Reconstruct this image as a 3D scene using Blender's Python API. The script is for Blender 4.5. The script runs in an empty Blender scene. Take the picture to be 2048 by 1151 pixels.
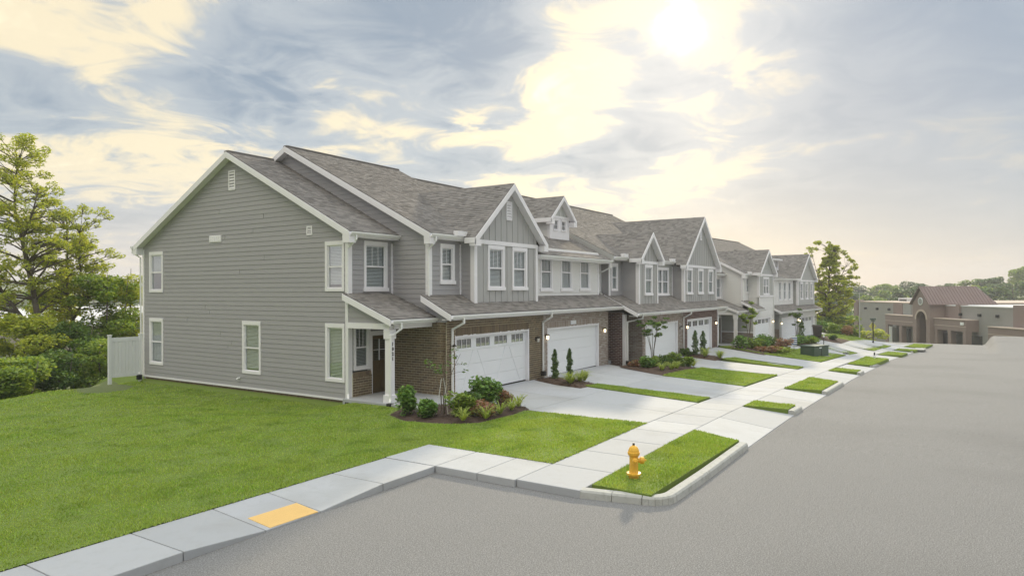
import bpy, math, random
import numpy as np
from mathutils import Vector, Matrix
random.seed(7); np.random.seed(7)
S=bpy.context.scene
COL=S.collection
# ------------------------------------------------------------------ camera
CAMH=3.83
YAW=math.radians(33.15)
cam_d=bpy.data.cameras.new('camera'); cam=bpy.data.objects.new('camera',cam_d); COL.objects.link(cam)
S.camera=cam
cam_d.sensor_width=36; cam_d.lens=36*1362.6/2048
cam_d.clip_start=0.1; cam_d.clip_end=5000
D0=Vector((math.cos(YAW),math.sin(YAW),0)); R0=Vector((math.sin(YAW),-math.cos(YAW),0)); U0=Vector((0,0,1))
_roll=math.atan2(12,2976); _pit=math.atan((579.59-575.5)/1362.6)
dd=D0*math.cos(_pit)+U0*math.sin(_pit); uu=-D0*math.sin(_pit)+U0*math.cos(_pit)
ir=R0*math.cos(_roll)-uu*math.sin(_roll); iu=R0*math.sin(_roll)+uu*math.cos(_roll)
cam.matrix_world=Matrix((( ir.x,iu.x,-dd.x,0),(ir.y,iu.y,-dd.y,0),(ir.z,iu.z,-dd.z,CAMH),(0,0,0,1)))
S.render.resolution_x=1024; S.render.resolution_y=575
S.render.engine='CYCLES'
S.view_settings.view_transform='Standard'; S.view_settings.look='None'
S.view_settings.exposure=0.78; S.view_settings.gamma=1; S.view_settings.use_curve_mapping=False
# ------------------------------------------------------------------ sun
SUN_AZ=math.radians(19.1); SUN_EL=math.radians(21.0)   # towards the sun, from +X towards +Y
sl=bpy.data.lights.new('sun','SUN'); sl.energy=2.1; sl.angle=math.radians(2.5); sl.color=(1,.86,.62)
so=bpy.data.objects.new('sun',sl); COL.objects.link(so)
sdir=Vector((math.cos(SUN_AZ)*math.cos(SUN_EL),math.sin(SUN_AZ)*math.cos(SUN_EL),math.sin(SUN_EL)))
so.rotation_euler=sdir.to_track_quat('Z','Y').to_euler(); so.location=(0,0,60)
# ------------------------------------------------------------------ world: cloudy evening sky
def px_dir(x,y):
    v=dd+ir*((x-1024)/1362.6)+iu*((575.5-y)/1362.6); return v.normalized()
W=bpy.data.worlds.new('World'); S.world=W; W.use_nodes=True
nt=W.node_tree; nt.nodes.clear(); N=nt.nodes; LK=nt.links
def nd(t,**k):
    n=N.new(t)
    for a,b in k.items(): setattr(n,a,b)
    return n
def val(sock,v):
    if hasattr(v,'default_value') or isinstance(v,bpy.types.NodeSocket): LK.new(v,sock)
    else: sock.default_value=v
def M(op,a,b=0.,c=0.,clamp=False):
    n=nd('ShaderNodeMath',operation=op,use_clamp=clamp); val(n.inputs[0],a); val(n.inputs[1],b)
    if len(n.inputs)>2: val(n.inputs[2],c)
    return n.outputs[0]
def VM(op,a,b=None,out=0,scale=None):
    n=nd('ShaderNodeVectorMath',operation=op); val(n.inputs[0],a)
    if b is not None: val(n.inputs[1],b)
    if scale is not None: val(n.inputs['Scale'],scale)
    return n.outputs[out]
def SS(x,a,b,lo=0.,hi=1.):
    n=nd('ShaderNodeMapRange',interpolation_type='SMOOTHSTEP'); val(n.inputs[0],x)
    for i,v in enumerate((a,b,lo,hi)): n.inputs[i+1].default_value=v
    return n.outputs[0]
def MIX(f,a,b,mode='MIX'):
    n=nd('ShaderNodeMix',data_type='RGBA',blend_type=mode)
    val(n.inputs[0],f); val(n.inputs[6],a if not isinstance(a,tuple) else (*a,1)); val(n.inputs[7],b if not isinstance(b,tuple) else (*b,1))
    return n.outputs[2]
tc=nd('ShaderNodeTexCoord'); dirv=VM('NORMALIZE',tc.outputs['Generated'])
sep=nd('ShaderNodeSeparateXYZ'); LK.new(dirv,sep.inputs[0]); dz=sep.outputs[2]
dzc=M('MAXIMUM',dz,0.)
den=M('ADD',dzc,.16)
comb=nd('ShaderNodeCombineXYZ'); LK.new(M('DIVIDE',sep.outputs[0],den),comb.inputs[0]); LK.new(M('DIVIDE',sep.outputs[1],den),comb.inputs[1]); LK.new(M('MULTIPLY',dz,2.0),comb.inputs[2])
def noise(vec,scale,detail,rough,dist=0.,off=(0,0,0)):
    n=nd('ShaderNodeTexNoise'); LK.new(VM('ADD',vec,off),n.inputs['Vector'])
    n.inputs['Scale'].default_value=scale; n.inputs['Detail'].default_value=detail; n.inputs['Roughness'].default_value=rough; n.inputs['Distortion'].default_value=dist
    return n
n1=noise(comb.outputs[0],1.1,7,.52,.3)
n2=noise(comb.outputs[0],3.4,8,.6,.9,(7.3,2.1,4.))
n3=noise(dirv,6.,4,.5,0,(1,5,2))
wob=VM('SCALE',VM('SUBTRACT',n1.outputs['Color'],(.5,.5,.5)),scale=.13)
wob2=VM('SCALE',VM('SUBTRACT',n2.outputs['Color'],(.5,.5,.5)),scale=.12)
wd=VM('ADD',VM('ADD',dirv,wob),wob2)
def blob(x,y,r,amp,src=None):
    d=px_dir(x,y); k=1.0/((r/1362.6)**2)
    dist=VM('DISTANCE',src if src is not None else wd,tuple(d),out=1)
    return M('MULTIPLY',M('EXPONENT',M('MULTIPLY',M('MULTIPLY',dist,dist),-k)),amp)
def total(lst):
    t=lst[0]
    for b in lst[1:]: t=M('ADD',t,b)
    return t
BL=total([blob(*b) for b in [(60,60,150,.34),(330,40,120,.34),(640,10,90,.28),(640,215,90,.5),(790,270,110,.4),(1010,330,110,.5),
  (1120,200,75,.5),(1180,100,90,.45),(1365,60,90,.34),(1420,320,100,.3),(1230,90,80,-.15),(1500,60,60,-.2),(1290,260,60,-.2),(1560,165,85,.45),(1735,235,60,.45),(1920,300,120,.4),(560,330,90,.22),
  (1140,430,260,.3),(150,320,100,.08),(350,330,90,.2),(420,200,110,-.2),(90,200,90,-.15),
  (560,120,120,-.3),(880,70,190,-.35),(880,230,60,-.3),(1900,110,300,-.6),(1640,60,110,-.4),(230,230,170,-.25),(720,390,60,-.2),(1300,200,60,-.25),(1640,320,150,-.25),(240,20,60,-.2)]])
f0=M('ADD',M('MULTIPLY',M('SUBTRACT',n1.outputs['Fac'],.5),1.9),M('MULTIPLY',M('SUBTRACT',n2.outputs['Fac'],.5),1.3))
fac=M('ADD',f0,M('MULTIPLY',BL,.68))
mid=SS(fac,-.42,.08)
cool=MIX(mid,(.15,.188,.232),(.275,.298,.315))
warm=SS(fac,.02,.30)
c1=MIX(warm,cool,(.55,.475,.325))
bright=SS(fac,.38,.75); c2=MIX(bright,c1,(.72,.635,.44))
hz=SS(dz,.0,.19,1.,0.)
pinky=MIX(blob(1330,560,430,1.0,dirv),(.40,.365,.345),(.55,.45,.315))
c3=MIX(M('MULTIPLY',hz,.86),c2,pinky)
c4=MIX(M('MULTIPLY',blob(1960,130,360,1.,dirv),.65),c3,(.15,.195,.255)); c4=MIX(M('MULTIPLY',blob(1830,400,290,1.,dirv),.55),c4,(.255,.255,.262))
g1=blob(1362,58,30,.8,VM('ADD',dirv,VM('SCALE',wob2,scale=.6))); g2=blob(1362,60,210,.04,dirv)
glow=M('ADD',g1,g2)
c5=MIX(1.,c4,MIX(1.,(1,.97,.85),MIX(0,glow,(0,0,0)),'MULTIPLY'),'ADD')
# overcast sky brightens towards the zenith, with unseen gain added to light the scene
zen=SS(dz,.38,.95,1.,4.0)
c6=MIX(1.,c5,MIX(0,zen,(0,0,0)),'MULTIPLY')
below=SS(dz,-.03,0.)
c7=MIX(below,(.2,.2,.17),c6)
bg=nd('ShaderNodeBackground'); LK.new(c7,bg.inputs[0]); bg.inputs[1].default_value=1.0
sky=nd('ShaderNodeTexSky',sky_type='NISHITA',sun_disc=False); sky.sun_elevation=SUN_EL; sky.sun_rotation=math.pi/2-SUN_AZ
bg2=nd('ShaderNodeBackground'); LK.new(sky.outputs[0],bg2.inputs[0]); bg2.inputs[1].default_value=.008
ad=nd('ShaderNodeAddShader'); LK.new(bg.outputs[0],ad.inputs[0]); LK.new(bg2.outputs[0],ad.inputs[1])
wo=nd('ShaderNodeOutputWorld'); LK.new(ad.outputs[0],wo.inputs[0])
# ------------------------------------------------------------------ materials
def mat(name,col,rough=.7,var=0.,vcol=None,nscale=8.,island=0.,icol=None,bump=0.,bscale=60.,metal=0.,trans=0.,emit=0.,spec=.4,obj=False,streak=None,spots=None):
    m=bpy.data.materials.new(name); m.use_nodes=True; t=m.node_tree; n=t.nodes; l=t.links
    p=n['Principled BSDF']; out=n['Material Output']
    p.inputs['Roughness'].default_value=rough; p.inputs['Metallic'].default_value=metal
    p.inputs['Specular IOR Level'].default_value=spec
    def nn(ty,**k):
        q=n.new(ty)
        for a,b in k.items(): setattr(q,a,b)
        return q
    def mix(f,a,b,mode='MIX'):
        q=nn('ShaderNodeMix',data_type='RGBA',blend_type=mode)
        for i,v in ((0,f),(6,a),(7,b)):
            if isinstance(v,bpy.types.NodeSocket): l.new(v,q.inputs[i])
            else: q.inputs[i].default_value=(*v,1) if isinstance(v,tuple) else v
        return q.outputs[2]
    tcn=nn('ShaderNodeTexCoord') if obj else nn('ShaderNodeNewGeometry')
    P=tcn.outputs['Object'] if obj else tcn.outputs['Position']
    def noi(scale,detail=4,rgh=.6,vec=None):
        q=nn('ShaderNodeTexNoise'); l.new(vec or P,q.inputs['Vector']); q.inputs['Scale'].default_value=scale; q.inputs['Detail'].default_value=detail; q.inputs['Roughness'].default_value=rgh
        return q.outputs['Fac']
    def ramp(f,a,b):
        q=nn('ShaderNodeMapRange'); l.new(f,q.inputs[0]); q.inputs[1].default_value=a; q.inputs[2].default_value=b; return q.outputs[0]
    c=tuple(col)
    if island>0:
        g=nn('ShaderNodeNewGeometry'); oi=nn('ShaderNodeObjectInfo')
        a=nn('ShaderNodeMath',operation='ADD'); l.new(g.outputs['Random Per Island'],a.inputs[0]); l.new(oi.outputs['Random'],a.inputs[1])
        fr=nn('ShaderNodeMath',operation='FRACT'); l.new(a.outputs[0],fr.inputs[0])
        cr=nn('ShaderNodeValToRGB'); l.new(fr.outputs[0],cr.inputs[0])
        cols=[c]+list(icol or [tuple(x*.7 for x in col)])
        el=cr.color_ramp.elements
        while len(el)<len(cols): el.new(.5)
        for i,cc in enumerate(cols): el[i].position=i/(len(cols)-1); el[i].color=(*cc,1)
        c=cr.outputs[0]
    if var>0:
        f=ramp(noi(nscale),.3,.7)
        mu=nn('ShaderNodeMath',operation='MULTIPLY'); l.new(f,mu.inputs[0]); mu.inputs[1].default_value=var
        c=mix(mu.outputs[0],c,tuple(vcol) if vcol else tuple(x*.6 for x in col))
    if streak:   # fine wear of another colour at its own scale
        f=ramp(noi(streak[1],6,.7),streak[3],streak[4]); mu=nn('ShaderNodeMath',operation='MULTIPLY',use_clamp=True); l.new(f,mu.inputs[0]); mu.inputs[1].default_value=streak[2]
        c=mix(mu.outputs[0],c,tuple(streak[0]))
    if spots:
        f=ramp(noi(spots[1],2,.5),spots[3],spots[4]); mu=nn('ShaderNodeMath',operation='MULTIPLY',use_clamp=True); l.new(f,mu.inputs[0]); mu.inputs[1].default_value=spots[2]
        c=mix(mu.outputs[0],c,tuple(spots[0]))
    if isinstance(c,tuple): p.inputs['Base Color'].default_value=(*c,1)
    else: l.new(c,p.inputs['Base Color'])
    if bump>0:
        b=nn('ShaderNodeBump'); b.inputs['Strength'].default_value=bump; b.inputs['Distance'].default_value=.02
        l.new(noi(bscale,5,.65),b.inputs['Height']); l.new(b.outputs[0],p.inputs['Normal'])
    if trans>0:
        tr=nn('ShaderNodeBsdfTranslucent'); 
        if isinstance(c,tuple): tr.inputs[0].default_value=(*c,1)
        else:
            g2=mix(1.,c,(1.5,1.35,.6),'MULTIPLY'); l.new(g2,tr.inputs[0])
        ms=nn('ShaderNodeMixShader'); ms.inputs[0].default_value=trans; l.new(p.outputs[0],ms.inputs[1]); l.new(tr.outputs[0],ms.inputs[2]); l.new(ms.outputs[0],out.inputs[0])
    if emit>0:
        p.inputs['Emission Color'].default_value=(1,.82,.5,1); p.inputs['Emission Strength'].default_value=emit
    return m
def glassmat(name,tint,fac):
    m=bpy.data.materials.new(name); m.use_nodes=True; t=m.node_tree; n=t.nodes; n.remove(n['Principled BSDF'])
    a=n.new('ShaderNodeBsdfTransparent'); a.inputs[0].default_value=(*tint,1)
    g=n.new('ShaderNodeBsdfGlossy'); g.inputs['Roughness'].default_value=.015; g.inputs[0].default_value=(.93,.96,1,1)
    lw=n.new('ShaderNodeLayerWeight'); lw.inputs[0].default_value=.35
    mr=n.new('ShaderNodeMapRange'); t.links.new(lw.outputs['Fresnel'],mr.inputs[0]); mr.inputs[3].default_value=fac; mr.inputs[4].default_value=.36
    x=n.new('ShaderNodeMixShader'); t.links.new(mr.outputs[0],x.inputs[0]); t.links.new(a.outputs[0],x.inputs[1]); t.links.new(g.outputs[0],x.inputs[2])
    t.links.new(x.outputs[0],n['Material Output'].inputs[0]); return m
MT={}
MT['side_dark']=mat('grey_siding',(.362,.352,.365),.6,.3,(.32,.312,.325),1.2,island=1,icol=[(.342,.333,.346)],bump=.15,bscale=90)
MT['side_mid']=mat('mid_grey_siding',(.43,.43,.425),.6,.25,(.35,.355,.335),1.2,island=1,icol=[(.38,.385,.365)],bump=.15,bscale=90)
MT['side_light']=mat('pale_siding',(.74,.73,.72),.6,.2,(.68,.67,.66),1.2,island=1,icol=[(.71,.70,.69)],bump=.1,bscale=90)
MT['batten']=mat('board_and_batten_grey',(.405,.40,.395),.6,.25,(.365,.36,.355),1.5,bump=.1,bscale=90)
MT['batten_light']=mat('board_and_batten_pale',(.50,.505,.49),.6,.2,(.45,.455,.44),1.5)
MT['trim']=mat('white_trim',(.82,.80,.83),.5,.25,(.70,.70,.68),2.5,spec=.5)
MT['door_white']=mat('white_garage_paint',(.82,.83,.85),.45,.2,(.75,.76,.78),1.5,spec=.5)
MT['gutter']=mat('white_aluminium',(.80,.80,.79),.35,.2,(.70,.70,.69),3,spec=.6)
MT['mortar']=mat('pale_mortar',(.62,.57,.42),.9,.3,(.40,.38,.31),6)
MT['mortar2']=mat('grey_mortar',(.50,.48,.45),.9,.3,(.42,.40,.38),6)
MT['brick']=mat('brown_brick',(.16,.12,.08),.85,.3,(.20,.155,.10),25,island=1,icol=[(.21,.155,.10),(.125,.095,.07),(.18,.14,.085),(.24,.18,.12)],bump=.5,bscale=120)
MT['brick_pale']=mat('pale_tumbled_brick',(.30,.24,.20),.85,.4,(.42,.38,.34),22,island=1,icol=[(.22,.16,.13),(.38,.33,.29),(.27,.20,.17),(.44,.40,.36)],bump=.5,bscale=120)
MT['brick_dark']=mat('dark_red_brick',(.13,.075,.065),.85,.3,(.20,.12,.10),25,island=1,icol=[(.17,.10,.085),(.10,.06,.055),(.2,.13,.11)],bump=.5,bscale=120)
MT['stone']=mat('ledge_stone',(.26,.20,.155),.9,.5,(.16,.13,.11),10,island=1,icol=[(.19,.15,.12),(.33,.28,.23),(.22,.16,.12)],bump=.6,bscale=60)
MT['shingle']=mat('weathered_shingle',(.24,.222,.21),.95,.4,(.16,.15,.14),22,island=1,icol=[(.29,.27,.255),(.18,.168,.16),(.26,.243,.23),(.15,.14,.133),(.30,.283,.268)],bump=.5,bscale=220,spec=.15)
MT['deck']=mat('dark_roof_felt',(.07,.062,.058),.95)
MT['wood']=mat('stained_wood',(.11,.075,.03),.5,.6,(.07,.045,.018),14,bump=.2,bscale=50)
MT['dark']=mat('black_metal',(.02,.02,.02),.5)
MT['bronze']=mat('dark_bronze',(.045,.038,.03),.45,metal=.3)
MT['lamp']=mat('lit_glass',(.9,.8,.6),.4,emit=1.6)
MT['lampoff']=mat('unlit_glass',(.62,.60,.55),.25)
MT['blind']=mat('white_blind',(.78,.79,.80),.6)
MT['glass']=glassmat('window_glass',(.86,.9,.9),.05)
MT['dglass']=glassmat('door_glass',(.35,.4,.36),.3)
MT['concrete']=mat('light_concrete',(.40,.41,.435),.85,.4,(.37,.375,.38),1.4,island=1,icol=[(.34,.35,.365),(.42,.43,.445),(.37,.375,.38)],bump=.25,bscale=70,streak=((.30,.30,.295),5.,.45,.5,.8),spots=((.27,.265,.25),.55,.5,.52,.8))
MT['kerb']=mat('kerb_concrete',(.42,.42,.40),.9,.4,(.33,.33,.30),3,bump=.3,bscale=60,streak=((.22,.22,.18),7.,.7,.5,.75))
MT['asphalt']=mat('asphalt',(.17,.168,.168),.93,.35,(.15,.149,.149),.9,bump=1.,bscale=70,spec=.25,streak=((.31,.308,.305),46.,.95,.45,.61),spots=((.145,.143,.14),.16,.35,.5,.7))
MT['soil']=mat('grass_soil',(.15,.21,.035),.95,.6,(.11,.16,.028),14,bump=.6,bscale=60,streak=((.15,.17,.04),5.,.5,.5,.7))
MT['field']=mat('rough_grassland',(.10,.13,.04),.95,.6,(.14,.15,.06),.3)
MT['grass']=mat('lawn_blade',(.235,.40,.055),.6,.6,(.36,.43,.085),.55,island=1,icol=[(.31,.46,.07),(.19,.34,.04),(.45,.49,.13)],trans=.25,streak=((.44,.40,.15),2.6,.45,.52,.75),spots=((.11,.21,.025),1.3,.6,.5,.72),spec=.25)
MT['mulch']=mat('bark_mulch',(.07,.045,.033),.95,.5,(.11,.07,.05),30,bump=1,bscale=45,island=1,icol=[(.10,.065,.048),(.05,.032,.025)])
MT['yellow']=mat('hydrant_yellow',(.78,.44,.05),.5,.35,(.60,.31,.035),9,spec=.4,bump=.15,bscale=40,streak=((.25,.12,.04),24.,.7,.6,.72))
MT['tactile']=mat('tactile_ochre',(.72,.47,.17),.75,.35,(.62,.40,.15),6)
MT['greenbox']=mat('utility_green',(.05,.085,.062),.5,.3,(.07,.10,.08),4)
MT['fence']=mat('white_vinyl',(.74,.75,.76),.4,.2,(.68,.69,.68),1.5)
MT['bark']=mat('grey_bark',(.15,.125,.10),.9,.5,(.09,.075,.06),9,bump=.8,bscale=30)
def leafm(n,a,b,c,tr=.4):
    a,b,c=[tuple(min(.6,x*1.5) for x in q) for q in (a,b,c)]
    return mat(n,a,.55,.35,tuple(x*.75 for x in a),.7,island=1,icol=[b,c,a,b],trans=tr,spec=.3)
MT['leaf_locust']=leafm('locust_leaf',(.23,.28,.045),(.34,.36,.075),(.14,.19,.03),.5)
MT['leaf_shrub']=leafm('shrub_leaf',(.12,.19,.035),(.22,.28,.055),(.06,.11,.02),.45)
MT['leaf_deep']=leafm('deep_leaf',(.06,.115,.025),(.11,.17,.035),(.03,.06,.015),.35)
MT['leaf_wood']=leafm('woodland_leaf',(.055,.10,.028),(.10,.15,.045),(.03,.058,.02),.25)
MT['leaf_sycamore']=leafm('sycamore_leaf',(.20,.25,.035),(.32,.34,.06),(.11,.15,.025),.5)
MT['leaf_bright']=leafm('bright_leaf',(.085,.17,.035),(.15,.24,.05),(.045,.10,.02),.3)
MT['leaf_red']=leafm('red_leaf',(.20,.09,.06),(.25,.15,.10),(.12,.13,.05),.3)
MT['leaf_lily']=leafm('lily_leaf',(.19,.25,.05),(.27,.30,.08),(.12,.18,.035),.4)
MT['leaf_conifer']=leafm('conifer_leaf',(.06,.11,.035),(.10,.15,.05),(.04,.07,.025),.2)
MT['school_brick']=mat('school_brick',(.235,.18,.165),.9,.3,(.28,.225,.205),.8)
MT['school_block']=mat('school_block',(.31,.30,.285),.9,.3,(.22,.21,.19),.6)
MT['school_panel']=mat('school_panel',(.27,.28,.27),.8)
MT['school_pale']=mat('school_pale_band',(.46,.38,.32),.9)
MT['school_roof']=mat('school_metal_roof',(.19,.135,.125),.6,.2,(.15,.11,.10),.6)
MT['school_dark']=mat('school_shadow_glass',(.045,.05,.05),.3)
MT['membrane']=mat('flat_roof_membrane',(.6,.6,.6),.7)
MT['unit_metal']=mat('rooftop_metal',(.45,.46,.46),.5,.3,(.35,.36,.36),1)
MT['blue']=mat('sign_blue',(.03,.07,.22),.5); MT['signwhite']=mat('sign_white',(.75,.77,.8),.5)
MT['signyellow']=mat('sign_back_yellow',(.45,.42,.10),.6)
MT['wareroof']=mat('warehouse_roof',(.62,.62,.63),.7,.2,(.5,.5,.5),.2)
MT['warewall']=mat('warehouse_wall',(.32,.28,.22),.8)
MT['pavewall']=mat('rust_fence',(.28,.14,.06),.8)
MT['pipe']=mat('white_plastic',(.75,.75,.74),.4)
# ------------------------------------------------------------------ object helpers
def tag(o,label=None,cat=None,group=None,kind=None):
    if label: o['label']=label
    if cat: o['category']=cat
    if group: o['group']=group
    if kind: o['kind']=kind
    return o
def empty(name,loc,rz=0.,label=None,cat=None,group=None):
    o=bpy.data.objects.new(name,None); COL.objects.link(o); o.location=loc; o.rotation_euler=(0,0,rz); o.empty_display_size=.2
    return tag(o,label,cat,group)
def link(name,me,parent=None,mx=None):
    o=bpy.data.objects.new(name,me); COL.objects.link(o)
    if parent: o.parent=parent
    if mx is not None: o.matrix_basis=mx
    return o
CUBE=((0,1,3,2),(4,6,7,5),(0,4,5,1),(2,3,7,6),(0,2,6,4),(1,5,7,3))
class MB:
    def __init__(s): s.v=[]; s.f=[]
    def quad(s,*p):
        b=len(s.v); s.v+=[tuple(q) for q in p]; s.f.append(tuple(range(b,b+len(p))))
    def hexa(s,p):   # p[i] i = x*4+y*2+z corner order
        b=len(s.v); s.v+=[tuple(q) for q in p]; s.f+=[tuple(b+i for i in f) for f in CUBE]
    def box(s,x0,x1,y0,y1,z0,z1):
        s.hexa([(x,y,z) for x in (x0,x1) for y in (y0,y1) for z in (z0,z1)])
    def rbox(s,c,size,rz):
        ca,sa=math.cos(rz),math.sin(rz); P=[]
        for x in (-.5,.5):
            for y in (-.5,.5):
                for z in (0,1):
                    a,b=x*size[0],y*size[1]; P.append((c[0]+a*ca-b*sa,c[1]+a*sa+b*ca,c[2]+z*size[2]))
        s.hexa(P)
    def beam(s,a,b,w,h,up=(0,0,1)):  # box along a->b
        a=Vector(a);b=Vector(b);d=(b-a).normalized(); up=Vector(up); sd=d.cross(up).normalized(); u=sd.cross(d)
        P=[]
        for p in (a,b):
            for i in (-.5,.5):
                for j in (-.5,.5): P.append(p+sd*w*i+u*h*j)
        s.hexa(P)
    def tube(s,pts,rad,n=8,cap=True):
        pts=[Vector(p) for p in pts]; rad=rad if isinstance(rad,(list,tuple)) else [rad]*len(pts)
        b=len(s.v); prev=None
        for i,p in enumerate(pts):
            d=(pts[min(i+1,len(pts)-1)]-pts[max(i-1,0)]).normalized()
            ref=Vector((0,0,1)) if abs(d.z)<.9 else Vector((1,0,0))
            if prev is not None:
                ref=prev
            x=(ref-d*ref.dot(d)).normalized(); y=d.cross(x); prev=x
            for k in range(n):
                a=2*math.pi*k/n; s.v.append(tuple(p+x*rad[i]*math.cos(a)+y*rad[i]*math.sin(a)))
        for i in range(len(pts)-1):
            for k in range(n):
                q=b+i*n; s.f.append((q+k,q+(k+1)%n,q+n+(k+1)%n,q+n+k))
        if cap:
            s.f.append(tuple(b+k for k in range(n))); s.f.append(tuple(b+(len(pts)-1)*n+k for k in range(n)))
    def lathe(s,c,prof,n=16):
        s.tube([(c[0],c[1],c[2]+z) for z,r in prof],[max(r,1e-4) for z,r in prof],n)
    def build(s,name,m,parent=None,off=(0,0,0),kind=None,label=None,smooth=False,bevel=0.):
        me=bpy.data.meshes.new(name)
        ox,oy,oz=off
        me.from_pydata([(x-ox,y-oy,z-oz) for x,y,z in s.v],[],s.f); me.materials.append(MT[m] if isinstance(m,str) else m)
        if smooth: me.polygons.foreach_set('use_smooth',[True]*len(me.polygons))
        o=link(name,me,parent)
        if kind: o['kind']=kind
        if label: o['label']=label
        if bevel:
            md=o.modifiers.new('bevel','BEVEL'); md.width=bevel; md.segments=2; md.limit_method='ANGLE'
        return o
def npmesh(name,v,f,m,parent=None,smooth=False):
    me=bpy.data.meshes.new(name); nv=len(v); nf,k=f.shape
    me.vertices.add(nv); me.vertices.foreach_set('co',np.ascontiguousarray(v,dtype=np.float32).ravel())
    me.loops.add(nf*k); me.loops.foreach_set('vertex_index',np.ascontiguousarray(f,dtype=np.int32).ravel())
    me.polygons.add(nf); me.polygons.foreach_set('loop_start',np.arange(0,nf*k,k,dtype=np.int32)); me.polygons.foreach_set('loop_total',np.full(nf,k,dtype=np.int32))
    me.update(); me.validate(); me.materials.append(MT[m] if isinstance(m,str) else m)
    return link(name,me,parent) if name is not None else me
# ------------------------------------------------------------------ ground heights
def interp(x,pts): return float(np.interp(x,[p[0] for p in pts],[p[1] for p in pts]))
def sst(t): t=min(1,max(0,t)); return t*t*(3-2*t)
ST=[(-50,0),(18,0),(23,-.08),(30,-.3),(35,-.47),(45,-.85),(52,-1.12),(73,-1.72),(88,-2.1),(140,-3.4)]
GA=[(-50,-.03),(32.,-.03),(36,-.3),(49,-.3),(57,-.8),(80,-.85),(90,-1.9),(140,-3.4)]
def cv(X):
    if X<46: return 0
    if X<60: return -.0787*(X-46)**2/28
    return -.0787*(X-53)
def gz(X,Y):
    t=sst((Y-cv(X)-7.5)/7.5)
    return interp(X,ST)*(1-t)+interp(X,GA)*t
def ramp_dip(X,Y):   # the kerb ramp at the tactile plate
    t=max(0,1-abs(X-7.75)/1.75); t=min(1,t*2.2); return -.11*sst(t)*sst((11.0-Y)/1.2)
# ------------------------------------------------------------------ terrain
def crest_drop(X,Y):
    # signed distance beyond the lawn's rear-left break line
    ax,ay,bx,by=10.37,28.62,16.8,31.6
    dx,dy=bx-ax,by-ay; L=math.hypot(dx,dy)
    s=(-(X-ax)*dy+(Y-ay)*dx)/L
    return s
def terrain(X,Y):
    z=gz(X,Y)-.02
    if X<17.2:
        s=crest_drop(X,Y)
        if s>0: z-=min(7.5,.34*s*min(1,s/3+.25))
    elif Y>34: z-=min(7.5,.34*(Y-34))
    if X>88: z-=min(5.2,(X-88)*.35)
    return z
def grid_mesh(name,xs,ys,fz,m,keep=None,kind='structure',off=0.):
    nx,ny=len(xs),len(ys)
    v=[(x,y,fz(x,y)+off) for x in xs for y in ys]; f=[]
    for i in range(nx-1):
        for j in range(ny-1):
            cx,cy=(xs[i]+xs[i+1])/2,(ys[j]+ys[j+1])/2
            if keep and not keep(cx,cy): continue
            f.append((i*ny+j,(i+1)*ny+j,(i+1)*ny+j+1,i*ny+j+1))
    me=bpy.data.meshes.new(name); me.from_pydata(v,[],f); me.polygons.foreach_set('use_smooth',[True]*len(f)); me.materials.append(MT[m])
    o=link(name,me); o['kind']=kind; return o
ar=lambda a,b,s: list(np.arange(a,b+1e-6,s))
far_x=[-900,-400,-150,-60]+ar(-30,140,2.5)+[160,220,300,420,700,1500]; far_y=[-1200,-500,-200,-90]+ar(-50,90,2.5)+[120,180,300,500,900,1800]
def far_z(X,Y):
    z=terrain(X,Y)-.62 if (X<92 and Y<33 and X>-30) and not (X<17 and crest_drop(X,Y)>-2) else terrain(X,Y)-.04
    d=math.hypot(X,Y)
    if X>92 and Y<-20: z=min(z,-7.3)
    return z
grid_mesh('ground',far_x,far_y,far_z,'field')
def asph(X,Y):
    z=(interp(X,ST)-.15)
    if X>60: z+=1.02*sst((-2.75-Y)/.9+.5)*sst((X-66)/22)
    return z
def crest_x(Y): return 88
grid_mesh('road',ar(-30,10,4)+ar(11,88,1.)[1:]+[88.4],[-90,-60,-40,-25,-16,-12,-10,-8,-6,-5]+ar(-4.5,-1,.25)+[0,1.5,3,4.5,6,7.5,9,9.9],asph,'asphalt')
# lawn (soil sheet that carries the blades)
def lawn_keep(X,Y):
    if X<13.1: return Y>11.05
    return Y>7.52 and (X<18.45 or Y>12)
lx=[-30,-20,-14]+ar(-10,13.1,.7)+[13.1]+ar(13.6,18.4,.4)+[18.45,19.0]; lx=sorted(set(round(x,3) for x in lx))
ly=[7.52,8,8.6,9.3,10,10.6,11.05,11.5]+ar(12.,19.,.5)+ar(20,60,1.)
def lawn_z(X,Y):
    z=terrain(X,Y)+.03
    if X<17.2: z-=.29*sst((X-12)/3.5)*sst((Y-17.2)/1.2)
    z+=.05*sst((Y-11.2)/2.5)*(1-.8*sst((X-12)/3.5))*math.sin(X*.35+1)*.8
    if X<13.1 and Y<11.6: z+=ramp_dip(X,11.05)*0.2
    return z
grid_mesh('lawn',lx,ly,lawn_z,'soil',lawn_keep)
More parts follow.
